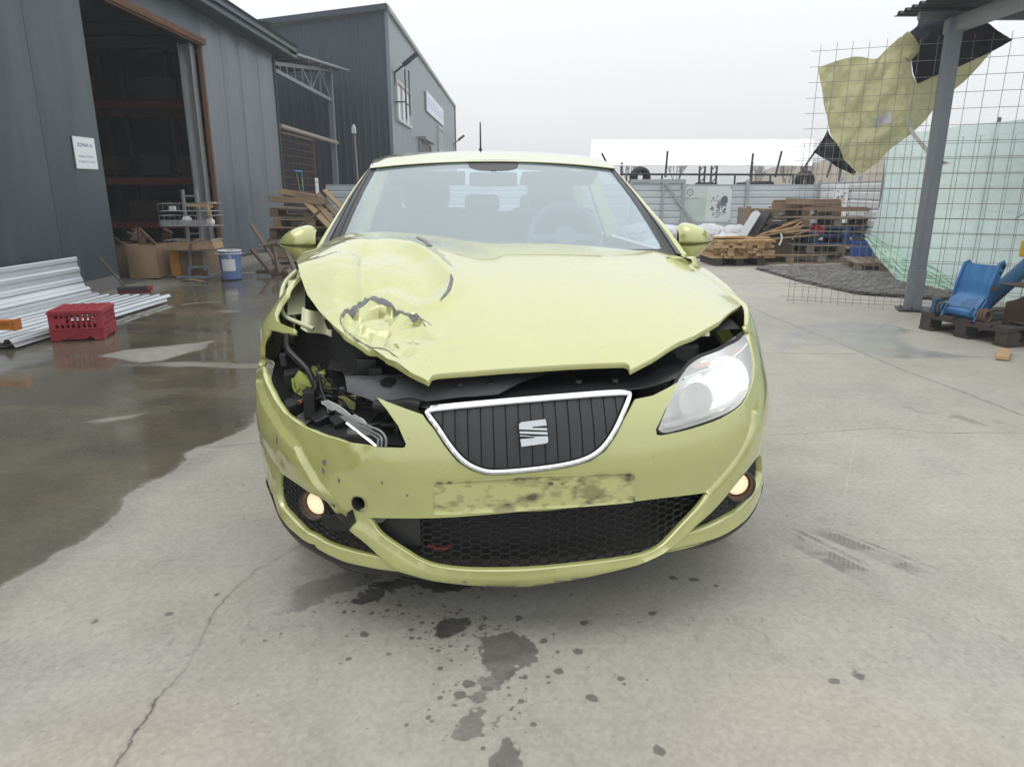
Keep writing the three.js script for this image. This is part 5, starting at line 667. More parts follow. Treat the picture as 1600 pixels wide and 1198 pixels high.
{ const g = thing('wire_gate', 'rusty wire mesh gate under the lean-to rail', 'gate', [WX, 0, 0]); const r = RUST; mesh('frame', mergeAll([boxG(.05, 2.4, .05, 0, 1.25, -18.9), boxG(.05, .04, 2.6, 0, 2.42, -17.6), boxG(.05, .04, 2.6, 0, .1, -17.6)]), r, g); for (let i = 0; i < 14; i++) mesh('wire', rodG([0, .2 + i * .16, -16.3], [0, .2 + i * .16, -18.9], .006, 4), r, g); for (let i = 0; i < 12; i++) mesh('wire', rodG([0, .1, -16.5 - i * .2], [0, 2.4, -16.5 - i * .2], .005, 4), r, g); }
{ const s = thing('paper_notice', 'white paper notice hanging on the wire gate post', 'notice', [WX + .04, 1.27, -18.85], Math.PI / 2); const t = canvasTex(64, 96, (c, w, h) => { c.fillStyle = '#dfe3e6'; c.fillRect(0, 0, w, h); c.fillStyle = '#56606a'; c.fillRect(22, 14, 20, 14); c.fillStyle = '#9aa4ad'; c.fillRect(14, 44, 36, 5); c.fillRect(14, 56, 36, 5); c.fillRect(18, 68, 28, 5); }); mesh('sheet', boxG(.3, .46, .006, 0, 0, 0), WHITE, s); mesh('print', new THREE.PlaneGeometry(.29, .45).translate(0, 0, .005), M(1, 1, 1, .6, 0, { map: t }), s); }
{ const f = thing('blue_rack', 'small bright blue metal frame on the wire gate', 'frame', [WX + .06, 1.27, -17.2], Math.PI / 2), b = M(.06, .24, .5, .5); mesh('bar', mergeAll([boxG(.03, .74, .03, .3, 0, 0), boxG(.6, .03, .03, 0, .36, 0), boxG(.6, .03, .03, 0, -.36, 0)]), b, f); mesh('inner_rod', mergeAll([rodG([-.2, .3, .02], [.1, -.3, .02], .012), rodG([.2, .0, .02], [.27, .2, .02], .01)]), M(.4, .36, .12, .6), f); }
// two-storey workshop
{
  const b = thing('workshop', 'tall dark workshop with ribbed gable and side windows behind the lean-to', 'building', [-3.72, 0, -23]), ribs = (w, h, y0, y1) => { };
  mesh('gable_wall', sheetG((u, v) => { const x = lerp(-7.2, -.05, u), ph = ((u * 7.15) / .21 % 1), rb = .022 * (sst(.1, .2, ph) - sst(.5, .6, ph)); return [x, v * (6.4 + x * .115 - .12), rb]; }, 400, 2, .05), CLADDARK, b);
  mesh('gable_coping', barG([-7.2, 5.57, .06], [.05, 6.4, .06], .16, .22), CLADDARK, b); mesh('corner_trim', boxG(.1, 6.35, .1, 0, 3.18, .0), CLADLIGHT, b);
  for (let i = 0; i < 23; i++) mesh('side_panel', boxG(.08, 6.35, 1.105, -.04, 3.18, -.62 - i * 1.115), CLADLIGHT, b);
  mesh('eaves_trim', mergeAll([boxG(.14, .14, 25.8, .02, 6.38, -12.8)]), M(.3, .31, .31, .5, .3), b); mesh('roof', boxG(7.2, .1, 25.6, -3.6, 5.98, -12.9, 0, 0, .115), CLADDARK, b); mesh('far_trim', boxG(.12, 6.35, .1, .0, 3.18, -25.7), CLADDARK, b);
  const win = (z0, z1, y0, y1) => { const w = mesh('window', mergeAll([boxG(.1, .09, z0 - z1, .03, y1, (z0 + z1) / 2), boxG(.12, .09, z0 - z1, .04, y0, (z0 + z1) / 2), boxG(.1, y1 - y0, .08, .03, (y0 + y1) / 2, z0), boxG(.1, y1 - y0, .08, .03, (y0 + y1) / 2, z1), boxG(.07, y1 - y0, .08, .03, (y0 + y1) / 2, lerp(z0, z1, .36)), boxG(.07, y1 - y0, .08, .03, (y0 + y1) / 2, lerp(z0, z1, .68))]), M(.5, .5, .5, .5), b); mesh('pane', boxG(.02, y1 - y0, z0 - z1, .012, (y0 + y1) / 2, (z0 + z1) / 2), MP(.5, .55, .58, .05, .0, { ior: 2.1 }), w); };
  win(-1.1, -4.3, 3.38, 4.55); win(-14.2, -17.0, 3.12, 4.25);
  mesh('door', boxG(.04, 3.1, 3.6, .012, 1.55, -8.5), DARKSTEEL, b); mesh('door_hood', mergeAll([boxG(.3, .1, 3.9, .15, 3.2, -8.5), boxG(.1, 3.1, .1, .04, 1.55, -6.6), boxG(.1, 3.1, .1, .04, 1.55, -10.4)]), M(.26, .26, .26, .5), b);
  mesh('second_hood', boxG(.3, .1, 3.2, .15, 3.1, -20.5), M(.26, .26, .26, .5), b); mesh('window_bracket', mergeAll([rodG([.3, 3.4, -1.3], [.3, 4.9, -1.3], .025), rodG([.3, 3.9, -1.0], [.3, 3.9, -2.2], .025), rodG([0, 3.9, -1.0], [.3, 3.9, -1.0], .025), rodG([.3, 3.6, -2.2], [.3, 5.0, -2.2], .025)]), DARKSTEEL, b);
  for (const [z, k] of [[-1.0, 1], [-24.2, .9]]) { const y = z < -10 ? 4.0 : 4.75; const a = mesh('flood_lamp', mergeAll([rodG([0, y - .35, z], [.02, y, z], .03), barG([0, y, z], [.78 * k, y + .55 * k, z + .1], .06), barG([.3, y + .22, z + .03], [.78 * k, y + .56 * k, z + .1], .14, .05)]), DARKSTEEL, b); }
  const t = canvasTex(512, 96, (c, w, h) => { c.fillStyle = '#dfe5ee'; c.fillRect(0, 0, w, h); c.fillStyle = '#9fb2d2'; for (let i = 0; i < 11; i++) { c.fillRect(22 + i * 43, 22, 12, 52); c.fillRect(22 + i * 43, 22 + (i % 3) * 20, 30, 12); } });
  const s = thing('wall_sign', 'long white lettered sign high on the workshop side wall', 'sign', [-3.66, 4.86, -36], Math.PI / 2); mesh('board', boxG(7.6, .82, .05, 0, 0, 0), WHITE, s); mesh('print', new THREE.PlaneGeometry(7.5, .78).translate(0, 0, .03), M(1, 1, 1, .5, 0, { map: t }), s);
}
// ---------- right: canopy post, wire panels, tarpaulin, debris net, machine part ----------
{
  const p = thing('canopy', 'steel canopy corner with grey post, beam and corrugated dark roof at the upper right', 'canopy', [4.19, 0, -7.32]), gp = M(1, 1, 1, .5, .1, { map: grime([.21, .235, .265], 71, .25) });
  mesh('post', mergeAll([rboxG(.135, 2.78, .135, .008, 0, 1.39, 0, 0, -.35)]), gp, p); mesh('post_sleeve', rboxG(.15, .42, .15, .008, 0, .21, 0, 0, -.35), gp, p); mesh('base_plate', mergeAll([boxG(.32, .012, .3, .02, .008, 0, 0, -.35)]), DARKSTEEL, p);
  mesh('bolt', mergeAll([[-.1, -.08], [.13, .09], [-.08, .1], [.12, -.1]].map(q => cylG(.012, .012, .03, 6, q[0] + .02, .025, q[1]))), RUST, p);
  mesh('beam', rboxG(.11, .13, 5, .008, .03, 2.72, 2.35), M(1, 1, 1, .55, .1, { map: grime([.3, .315, .32], 74, .3) }), p);
  for (const z of [-.1, 1.3, 2.7]) mesh('purlin', boxG(6, .07, .05, 2.7, 2.815, z), gp, p);
  mesh('roof_sheet', sheetG((u, v) => { const z = lerp(-.43, 4.6, v), ph = (z / .125 % 1 + 1) % 1, rb = .03 * (sst(.1, .2, ph) - sst(.5, .6, ph)); return [lerp(-.38, 5.8, u), 2.875 + rb, z]; }, 4, 420, .004), M(1, 1, 1, .55, .3, { map: grime([.10, .11, .12], 77, .5) }), p);
}
{ // welded wire panels
  const wm = M(.3, .275, .25, .7, .4), d = [.930, .367];
  const panel = (label, x, z, n, h, step, off, r, tilt) => { const t = thing('wire_fence', label, 'fence panel', [x, 0, z], -Math.atan2(d[1], d[0]) * -1 * -1); t.rotation.y = -Math.atan2(d[1], d[0]); const L = (n - 1) * step; const gv = new THREE.CylinderGeometry(r, r, h, 5), gh = new THREE.CylinderGeometry(r, r, L + .1, 5); gh.rotateZ(Math.PI / 2);
    for (let i = 0; i < n; i++) { const w = mesh('wire', gv, wm, t); w.position.set(i * step + (hash2(i, 9) - .5) * .012, h / 2 + off + (hash2(i, 4) - .5) * .03, .004); w.rotation.z = (hash2(i, 3) - .5) * .012; w.rotation.x = (hash2(i, 5) - .5) * .012; } const m = Math.floor((h - .06) / step); for (let i = 0; i <= m; i++) { const w = mesh('wire', gh, wm, t); w.position.set(L / 2 - .03, off + h - .06 - i * step, -.002); } return t; };
  panel('tall rusty welded wire panel standing in front of the green net', 3.1, -7.72, 20, 2.62, .148, .0, .0026);
  panel('lower welded wire panel overlapping behind the tall one', 3.12, -7.92, 16, 1.72, .146, .0, .0024);
}
// tarpaulin, olive on one face and black on the other
{
  const TY = [[3.177, 2.432], [3.284, 2.475], [3.411, 2.511], [3.539, 2.535], [3.640, 2.511], [3.740, 2.499], [3.786, 2.547], [3.854, 2.625], [3.939, 2.709], [4.021, 2.732], [4.113, 2.637], [4.119, 2.426], [4.186, 2.30], [4.416, 2.377], [4.631, 2.469], [4.875, 2.577], [4.940, 2.613], [4.755, 2.322], [4.504, 2.119], [4.354, 1.931], [4.177, 1.773], [3.998, 1.613], [3.895, 1.470], [3.758, 1.379], [3.687, 1.399], [3.571, 1.503], [3.452, 1.645], [3.378, 1.805], [3.305, 2.025], [3.222, 2.273]];
  const TB = [[4.152, 2.90], [4.149, 2.827], [4.032, 2.744], [4.102, 2.667], [4.118, 2.607], [4.085, 2.565], [4.119, 2.426], [4.189, 2.267], [4.387, 2.353], [4.605, 2.432], [4.877, 2.565], [5.060, 2.673], [4.919, 2.726], [4.852, 2.774], [4.797, 2.827], [4.695, 2.857], [4.536, 2.85], [4.391, 2.90]];
  const TC = [[3.220, 1.600], [3.362, 1.824], [3.464, 1.658], [3.594, 1.484], [3.700, 1.399], [3.677, 1.366], [3.475, 1.451]];
  const crease = (x, y) => { let v = -9; for (let i = 0; i < 9; i++) { const a = hash2(i, 21) * 6.28, cx = 3.25 + 1.1 * hash2(i, 22), cy = 1.5 + 1.1 * hash2(i, 23); v = Math.max(v, -(Math.abs((x - cx) * Math.cos(a) + (y - cy) * Math.sin(a))) * (.5 + .5 * hash2(i, 24)) + .02 * hash2(i, 25)); } return v; };
  const S = o => (x, y) => [x, y, -7.90 + o + .30 * crease(x, y) + .05 * Math.sin(x * 5 + y * 3) + .04 * fbm(x * 5, y * 5, 2) + .10 * Math.abs(vnoise(x * 5 + 5 + y, y * 4 - x) - .5) * sst(4.5, 4.0, x) + .05 * Math.abs(vnoise(x * 9 - y * 3, y * 8 + x * 4 + 7) - .5) * sst(4.5, 4.0, x) + .018 * Math.abs(vnoise(x * 19 + y * 5, y * 17) - .5)];
  const yl = MP(1, 1, 1, .62, 0, { map: grime([.60, .575, .33], 81, .15), transmission: .22, thickness: 0 }), bk = M(.012, .016, .026, .62);
  const t = thing('tarpaulin', 'olive yellow tarpaulin with black lining flapping from the canopy corner', 'tarpaulin', [0, 0, 0]);
  mesh('outer_face', panelG(S(0), smoothLoop(TY, 2, 80), [], .024, .004), yl, t); mesh('black_lining', mergeAll([panelG((x, y) => { const p = S(.03)(x, y); return [p[0], p[1], p[2] + .04 * sst(4.1, 4.5, x)]; }, smoothLoop(TB, 2, 80), [], .03, .004), panelG(S(-.03), TC, [], .03, .004)]), bk, t);
  mesh('white_patch', panelG(S(.012), [[3.791, 1.938], [3.950, 1.994], [3.965, 1.887], [3.88, 1.87], [3.824, 1.843]], [], .03, .002), M(.6, .6, .62, .7), t);
  mesh('strap', sheetG((u, v) => { const c = new THREE.CatmullRomCurve3([[4.099, 1.95, -7.78], [4.127, 1.837, -7.75], [4.23, 1.60, -7.55], [4.22, 1.50, -7.36], [4.27, 1.46, -7.22]].map(p => V(...p))).getPoint(u); return [c.x + .035 * (v - .5), c.y + .02 * (v - .5), c.z]; }, 24, 2, .003), M(.55, .54, .49, .7), t);
  mesh('rolled_corner', tubeG([[4.0, 2.74, -7.84], [4.06, 2.66, -7.80], [4.11, 2.58, -7.82], [4.05, 2.5, -7.84]], .035, 16, 8), yl, t);
}
{ // debris net
  const nt = tex(256, 256, (u, v) => { const k = .9 + .1 * vnoise(u * 200, v * 60) - .06 * (Math.abs((v * 7 % 1) - .5) < .03 ? 1 : 0) + .1 * (fbm(u * 3, v * 4, 3) - .5); return lin([.80 * k, .96 * k, .93 * k]); }, true);
  const nm = MP(1, 1, 1, .85, 0, { map: nt, transmission: .45, thickness: 0 }), nd = MP(.48, .70, .58, .85, 0, { transmission: .3, thickness: 0 });
  const n = thing('debris_net', 'pale green debris netting stretched along the right side of the yard', 'netting', [5.42, 0, -10.85]);
  mesh('net', sheetG((u, v) => { const z = u * 7.5, yb = Math.max(.02, .56 - .36 * z), yt = 1.975 - .012 * z + .012 * Math.sin(z * 4); return [.03 * Math.sin(z * 3 + v * 2) + .05 * Math.sin(v * 3.14) + .012 * Math.sin(z * 14 + v * 5) + .06 * (1 - v) * Math.sin(z * 2), lerp(yb, yt, v), z]; }, 90, 24), nm, n);
  mesh('net_fold', sheetG((u, v) => { const z = u * 2.6, yb = Math.max(.015, .52 - .40 * z); return [-.10 - .12 * Math.sin(u * 3.1) * (1 - v) + .05 * fbm(u * 9, v * 9, 3), yb + v * (.28 * Math.sin(u * 3.14) + .04) + .05 * (fbm(u * 7, v * 5, 3) - .4), z + .06 * Math.sin(v * 6)]; }, 40, 14), nd, n);
  mesh('net_edge', sheetG((u, v) => [-.03 + .02 * u, lerp(1.78, 1.97, v), lerp(.0, .22 * v, u)], 4, 4), nd, n);
  for (const z of [0, 2.4, 4.8, 7.2]) mesh('stake', rodG([.08, 0, z], [.08, 2.0, z], .02, 6), GREYPAINT, n);
  mesh('cord', tubeG([[-.03, 1.8, 4.6], [-.05, 1.3, 3.9], [-.04, .9, 3.1]], .004, 20, 5), M(.1, .2, .14, .8), n);
}
// machine linkage on a pallet
{
  const yaw = .288 + Math.PI / 2; const P = pallet('dark oily pallet under the blue machine linkage', [4.42, 0, -6.12], [0, 0, 0], DARKWOOD, null, 31); P.scale.set(1.05, 1.06, 1.05); P.rotation.y = .288; P.position.set(4.43, .0, -6.08);
  const P2 = pallet('second dark pallet at the right edge of the picture', [5.5, 0, -5.95], [0, -.2, 0], DARKWOOD, null, 33);
  const blue = MP(1, 1, 1, .42, .0, { map: grime([.03, .15, .37], 91, .9), clearcoat: .3, clearcoatRoughness: .3 }), dblue = M(1, 1, 1, .5, 0, { map: grime([.03, .11, .22], 93, .6) });
  const m = thing('machine_linkage', 'blue steel hydraulic linkage with pivot roller lying on a dark pallet', 'machine part', [3.87, .155, -5.99], .288); m.scale.set(.82, 1, .88);
  // local z runs along the roller, x to the right, y up
  const fp = [[-.05, -.01], [.05, -.02], [.12, .07], [.13, .17], [.20, .36], [.25, .45], [.215, .495], [.155, .475], [.085, .29], [.07, .17], [-.02, .06]];
  mesh('front_plate', place(extrude(fp, .018, .002), 0, 0, .16), blue, m); mesh('back_plate', place(extrude(fp.map(p => [p[0] - .02, p[1] * .96]), .018, .002), 0, 0, -.19), blue, m);
  mesh('web', sheetG((u, v) => { const c = new THREE.CatmullRomCurve3([[-.02, .09], [.03, .15], [.075, .20], [.10, .30], [.15, .45]].map(p => V(p[0], p[1], 0))).getPoint(v); return [c.x, c.y, lerp(-.17, .16, u)]; }, 4, 20, .012), blue, m); mesh('cross_plate', boxG(.16, .012, .33, .06, .10, -.0, 0, 0, .5), blue, m);
  mesh('roller', cylG(.042, .042, .34, 20, .0, .045, .0, Math.PI / 2), blue, m);
  for (const [z, r] of [[-.25, .06], [-.215, .055], [-.165, .058], [.12, .056], [.20, .058], [.235, .062], [.265, .058]]) mesh('collar', place(new THREE.TorusGeometry(r * .8, r * .24, 8, 22), 0, .05, z), z > .19 || z < -.24 ? M(1, 1, 1, .7, .2, { map: grime([.16, .11, .09], 95, .7) }) : dblue, m);
  for (const g of [rboxG(.10, .13, .04, .01, -.02, .065, -.29), rboxG(.1, .08, .1, .01, .06, .04, -.20)]) mesh('lug', g, dblue, m);
  mesh('pin_hole', mergeAll([cylG(.02, .02, .03, 14, .205, .445, .17, Math.PI / 2), cylG(.012, .012, .03, 12, .175, .39, .17, Math.PI / 2)]), BLACK, m); mesh('rust_patch', place(extrude(round(.125, .265, .036, .024, 14), .002), 0, 0, .182), RUST, m);
  mesh('hydraulic_tube', mergeAll([rodG([.10, .10, .10], [.72, .44, .05], .07, 22), rodG([.06, .07, .1], [.14, .13, .09], .08, 22)]), dblue, m); for (const g of [rboxG(.2, .1, .14, .012, .45, .26, -.25), rboxG(.26, .03, .08, .01, .52, .37, -.28)]) mesh('rear_lug', g, dblue, m);
  mesh('yellow_tip', rboxG(.08, .14, .06, .01, .84, .56, -.1), M(.6, .38, .03, .5), m);
  const c = thing('steel_channel', 'rusty brown bent steel channel beside the blue linkage', 'scrap steel', [4.22, .152, -5.72], .288), rs = M(1, 1, 1, .65, .35, { map: grime([.115, .075, .055], 97, .8) });
  mesh('web', mergeAll([sheetG((u, v) => [lerp(-.20, .42, u), lerp(0, .30 + 0 * u, v) * lerp(.62, 1, sst(0, .8, u)), -.02 + .0 * v], 6, 6, .014)]), rs, c); mesh('flange', mergeAll([sheetG((u, v) => [lerp(-.15, .6, u), .305 + .0 * u, lerp(-.16, .12, v)], 6, 4, .014), sheetG((u, v) => { const a = v * 1.4; return [lerp(-.16, .42, u) + .03 * v, .012 + .06 * (v > .8 ? (v - .8) * 3 : 0), lerp(0, .26, v)]; }, 6, 8, .014), sheetG((u, v) => [.42 + .01 * u, lerp(.0, .3, v), lerp(0, .27, u) * lerp(1, .9, v)], 4, 6, .014)]), rs, c); mesh('loose_plate', mergeAll([boxG(.4, .035, .2, .55, .34, -.1, 0, .2), boxG(.38, .03, .18, .6, .38, -.12, 0, .1)]), rs, c);
  const s = mesh('wood_block', rboxG(.085, .028, .33, .004, 0, 0, 0), FRESH[2]); s.position.set(3.72, .016, -5.2); s.rotation.y = -.62; tag(s, 'short pale wooden board lying on the concrete in front of the dark pallet', 'board');
}
{ // cobbled strip: loose setts
  const POLY = [[3.86, -11.3], [4.58, -11.6], [5.6, -11.6], [5.85, -10.4], [5.5, -8.7], [5.25, -7.75], [4.67, -8.1], [4.15, -8.44], [3.94, -9.45]]; const base = struct('cobble_bed', panelG((x, z) => [x, .006 + .006 * vnoise(x * 3, z * 3), -z], POLY.map(p => [p[0], -p[1]]), [], .15, 0), M(.12, .115, .105, .9));
  const g = new RoundedBoxGeometry(.098, .03, .075, 1, .011), r = rng(61), mats = []; const M4 = new THREE.Matrix4(), list = [];
  for (let z = -11.6; z < -7.7; z += .083) for (let x = 3.8; x < 5.9; x += .106) { const px = x + ((z / .083 | 0) % 2) * .05 + (r() - .5) * .012, pz = z + (r() - .5) * .012; if (inPoly(px, pz, POLY) && edgeDist(px, pz, POLY) > .03) list.push([px, pz]); }
  const im = new THREE.InstancedMesh(g, M(1, 1, 1, .85), list.length); list.forEach((p, i) => { M4.compose(V(p[0], .018 + .008 * r(), p[1]), new THREE.Quaternion().setFromEuler(new THREE.Euler((r() - .5) * .12, (r() - .5) * .25, (r() - .5) * .12)), V(.9 + .15 * r(), 1, .9 + .15 * r())); im.setMatrixAt(i, M4); const k = .09 + .10 * r(); im.setColorAt(i, new THREE.Color().setRGB(k, k * .96, k * .9)); });
  im.name = 'cobblestones'; im.castShadow = im.receiveShadow = true; im.userData = { kind: 'stuff', label: 'strip of loose grey cobbles beyond the wire panels' }; scene.add(im);
}
// ---------- back of the yard ----------
const FZ = -16.5, SHEET = M(1, 1, 1, .45, .15, { map: grime([.50, .545, .57], 101, .14) }), SHEETW = M(1, 1, 1, .45, .1, { map: grime([.66, .68, .69], 103, .12) }), POSTG = M(.36, .39, .41, .5, .3);
function ribbed(w, h) { return sheetG((u, v) => { const y = v * h, ph = y / .148 % 1, rb = .022 * (sst(.0, .12, ph) - sst(.82, .94, ph)); return [u * w, y, rb]; }, 2, 110, .004); }
{
  const f = thing('sheet_fence', 'pale blue grey ribbed sheet fence across the back of the yard', 'fence', [0, 0, FZ]);
  for (const [x, w, h] of [[-4.2, 2.3, 1.3], [-1.88, 2.26, 1.3], [.4, 2.22, 1.3], [3.92, 1.38, 1.3], [5.32, 1.6, 1.3]]) { const p = mesh('fence_sheet', ribbed(w, h), SHEET, f); p.position.x = x; }
  for (const x of [-1.9, .38, 5.31, 6.93]) mesh('post', boxG(.07, 1.42, .06, x, .71, .04), POSTG, f); mesh('top_rail', mergeAll([boxG(6.8, .03, .05, -.8, 1.31, .0), boxG(3.0, .03, .05, 5.42, 1.31, .0)]), POSTG, f);
  const g = thing('sheet_gate', 'ribbed sheet gate leaf with a diagonal brace left of the banner', 'gate', [2.66, 0, FZ + .02]); mesh('gate_sheet', ribbed(1.22, 1.36), SHEET, g); mesh('frame', mergeAll([boxG(.06, 1.42, .05, .03, .71, .045), boxG(.06, 1.42, .05, 1.21, .71, .045), boxG(.05, 1.3, .04, .74, .7, .045), boxG(1.24, .07, .06, .62, 1.40, .03)]), POSTG, g); mesh('brace', barG([.78, 1.36, .07], [1.45, .5, .07], .05, .02), POSTG, g);
  const r = thing('side_fence', 'white ribbed sheet fence running back on the right behind the pallets', 'fence', [6.96, 0, FZ], -Math.PI / 2 - .2); for (const [x, w] of [[0, 2.3], [2.32, 2.3], [4.64, 1.5]]) { const p = mesh('fence_sheet', ribbed(w, 1.36), SHEETW, r); p.position.x = x; p.rotation.y = 0; p.position.z = 0; } for (const x of [1.7, 3.1]) mesh('post', boxG(.06, 1.46, .06, x, .73, -.05), POSTG, r);
}
{ // banner with the garage's name
  const t = canvasTex(1024, 640, (c, w, h) => { c.fillStyle = '#c3cbc9'; c.fillRect(0, 0, w, h); c.fillStyle = '#b6c2bd'; c.fillRect(0, 200, w * .6, 440); c.fillStyle = '#cdd2d4'; c.fillRect(w * .52, 0, w * .48, h); c.strokeStyle = '#5d666b'; c.lineWidth = 15; c.beginPath(); c.arc(205, 110, 56, 0, 7); c.stroke(); c.lineWidth = 6; c.beginPath(); c.moveTo(180, 95); c.lineTo(205, 125); c.lineTo(232, 95); c.moveTo(190, 125); c.lineTo(205, 95); c.lineTo(220, 125); c.stroke(); c.fillStyle = '#757d81'; c.font = 'bold 52px sans-serif'; c.textAlign = 'center'; c.fillText('BRAND AUTO', 205, 236);
    const r = rng(15); for (let i = 0; i < 34; i++) { const a = r() * 6.28, d = r() * 190, x = 790 + Math.cos(a) * d * .9, y = 330 + Math.sin(a) * d * 1.3, s = 14 + 34 * r(); const g = 70 + 110 * r() | 0; c.fillStyle = `rgb(${g},${g + 4},${g + 10})`; c.save(); c.translate(x, y); c.rotate(r() * 6); c.beginPath(); c.ellipse(0, 0, s, s * (.25 + .5 * r()), 0, 0, 7); c.fill(); c.fillStyle = `rgb(${g + 40},${g + 42},${g + 46})`; c.fillRect(-s * .5, -s * .1, s, s * .2); c.restore(); }
    c.fillStyle = '#5b646c'; c.beginPath(); c.ellipse(880, 260, 70, 95, .3, 0, 7); c.fill(); c.fillStyle = '#8f979c'; c.fillRect(700, 470, 240, 14); c.fillRect(720, 505, 190, 12); c.fillRect(720, 540, 60, 26); c.fillStyle = '#3f474c'; c.beginPath(); c.arc(82, 505, 12, 0, 7); c.fill(); });
  const b = thing('banner', 'grey advertising banner with a round logo and exploded car parts on the fence', 'banner', [4.38, .895, FZ + .035]); mesh('sheet', sheetG((u, v) => [lerp(-.59, .59, u), lerp(-.39, .39, v), .01 * Math.sin(u * 9) * Math.sin(v * 5)], 20, 12), M(1, 1, 1, .6, 0, { map: t }), b); mesh('eyelet', mergeAll([[-.57, .37], [.57, .37], [-.57, -.37], [.57, -.37]].map(p => cylG(.012, .012, .02, 8, p[0], p[1], .01, Math.PI / 2))), DARKSTEEL, b);
  const t2 = canvasTex(256, 512, (c, w, h) => { c.fillStyle = '#e4e6e8'; c.fillRect(0, 0, w, h); const r = rng(29); for (let i = 0; i < 40; i++) { const g = 60 + 120 * r() | 0; c.fillStyle = `rgb(${g},${g},${g + 8})`; c.beginPath(); c.ellipse(60 + 160 * r(), 40 + 400 * r(), 6 + 18 * r(), 5 + 12 * r(), r() * 3, 0, 7); c.fill(); } });
  const b2 = thing('side_banner', 'white banner with scattered dark shapes on the white side fence', 'banner', [6.5, .88, -14.42], Math.PI / 2 - .19 + Math.PI); b2.rotation.y = -Math.PI / 2 - .19; mesh('sheet', sheetG((u, v) => [lerp(-.6, .6, u), lerp(-.42, .42, v), .0], 4, 4), M(1, 1, 1, .6, 0, { map: t2 }), b2);
}
// steel rack with tyres behind the fence
{
  const k = thing('tyre_rack', 'dark steel rack frame rising behind the back fence', 'rack', [0, 0, -17.6]); for (const x of [2.75, 3.6, 4.5, 4.9, 5.35, 6.2, 6.75, 7.15]) mesh('post', rodG([x, 0, 0], [x, 1.56, 0], .022, 6), DARKSTEEL, k);
  mesh('rail', mergeAll([rodG([2.6, 1.57, 0], [7.0, 1.56, 0], .022, 6), rodG([2.6, 1.57, -.7], [7.0, 1.56, -.7], .018, 6)]), DARKSTEEL, k); mesh('shelf', boxG(5.2, .03, .75, 4.8, 1.2, -.36), DARKSTEEL, k);
  for (const [x, dx, h] of [[2.45, -.3, 2.05], [3.7, .02, 2.1], [5.75, .02, 2.05], [6.35, .1, 2.1], [6.9, .35, 2.1], [7.6, .12, 2.1]]) mesh('prop', rodG([x, 1.5, -.1], [x + dx, h, -.1], .026, 6), DARKSTEEL, k);
  const tg = new THREE.TorusGeometry(.20, .085, 10, 24), th = new THREE.TorusGeometry(.2, .085, 10, 24).rotateX(Math.PI / 2);
  [[3.13, 1.5, 0, 'tyre standing alone on the rack behind the gate'], [4.75, 1.30, 1, 'tyre lying on the rack right of the lattice column'], [5.75, 1.30, 1, 'left tyre of the pair lying on the rack'], [6.12, 1.33, 1, 'right tyre of the pair lying on the rack'], [7.15, 1.42, 0, 'big tyre standing at the right end of the rack']].forEach(([x, y, f, l]) => { const t = mesh('tyre', f ? th : tg, RUBBER); t.position.set(x, y, -17.9); if (!f) { t.rotation.y = .5; t.scale.set(1, .9, 1.4); } tag(t, l, 'tyre'); });
  const m = mesh('covered_heap', sheetG((u, v) => { const a = u * Math.PI, r = .55 + .12 * fbm(u * 5, v * 5, 3); return [lerp(-1.1, 1.1, v), .9 + .62 * Math.sin(a) * Math.sin(Math.PI * (.12 + .76 * v)) * r * 1.3, -Math.cos(a) * .6]; }, 24, 24), M(.22, .235, .2, .8)); m.position.set(7.4, 0, -19.2); tag(m, 'grey green tarpaulin covered heap behind the right end of the fence', 'heap');
}
{ // far white shelter roof on columns
  const s = thing('white_shelter', 'long white sheet roof shelter on dark lattice columns behind the fence', 'shelter', [0, 0, 0]); mesh('roof', sheetG((u, v) => { const x = lerp(lerp(2.95, 3.55, v), lerp(11.4, 13.4, v), u); return [x, lerp(2.09, 3.36, v) + .006 * Math.sin(x * 5), lerp(-28, -33, v)]; }, 80, 6, .02), M(1, 1, 1, .6, 0, { map: tex(256, 64, (u, v) => { const k = .80 + .05 * (Math.abs((u * 30 % 1) - .5) < .06 ? -1 : 0) + .05 * (fbm(u * 9, v * 4, 3) - .5); return lin([k, k * 1.01, k * 1.02]); }, true) }), s);
  for (const x of [7.3, 7.75, 11.2]) { const g = []; for (const d of [-.1, .1]) g.push(rodG([x + d, 0, -28.2], [x + d, 2.15, -28.2], .04, 6)); for (let i = 0; i < 9; i++) g.push(rodG([x - .1, i * .24, -28.2], [x + .1, i * .24 + .2, -28.2], .02, 5)); mesh('lattice_column', mergeAll(g), DARKSTEEL, s); } for (const x of [4.2, 9.2, 12.6]) mesh('column', rodG([x, 0, -28.2], [x, 2.2, -28.2], .05, 6), DARKSTEEL, s);
}
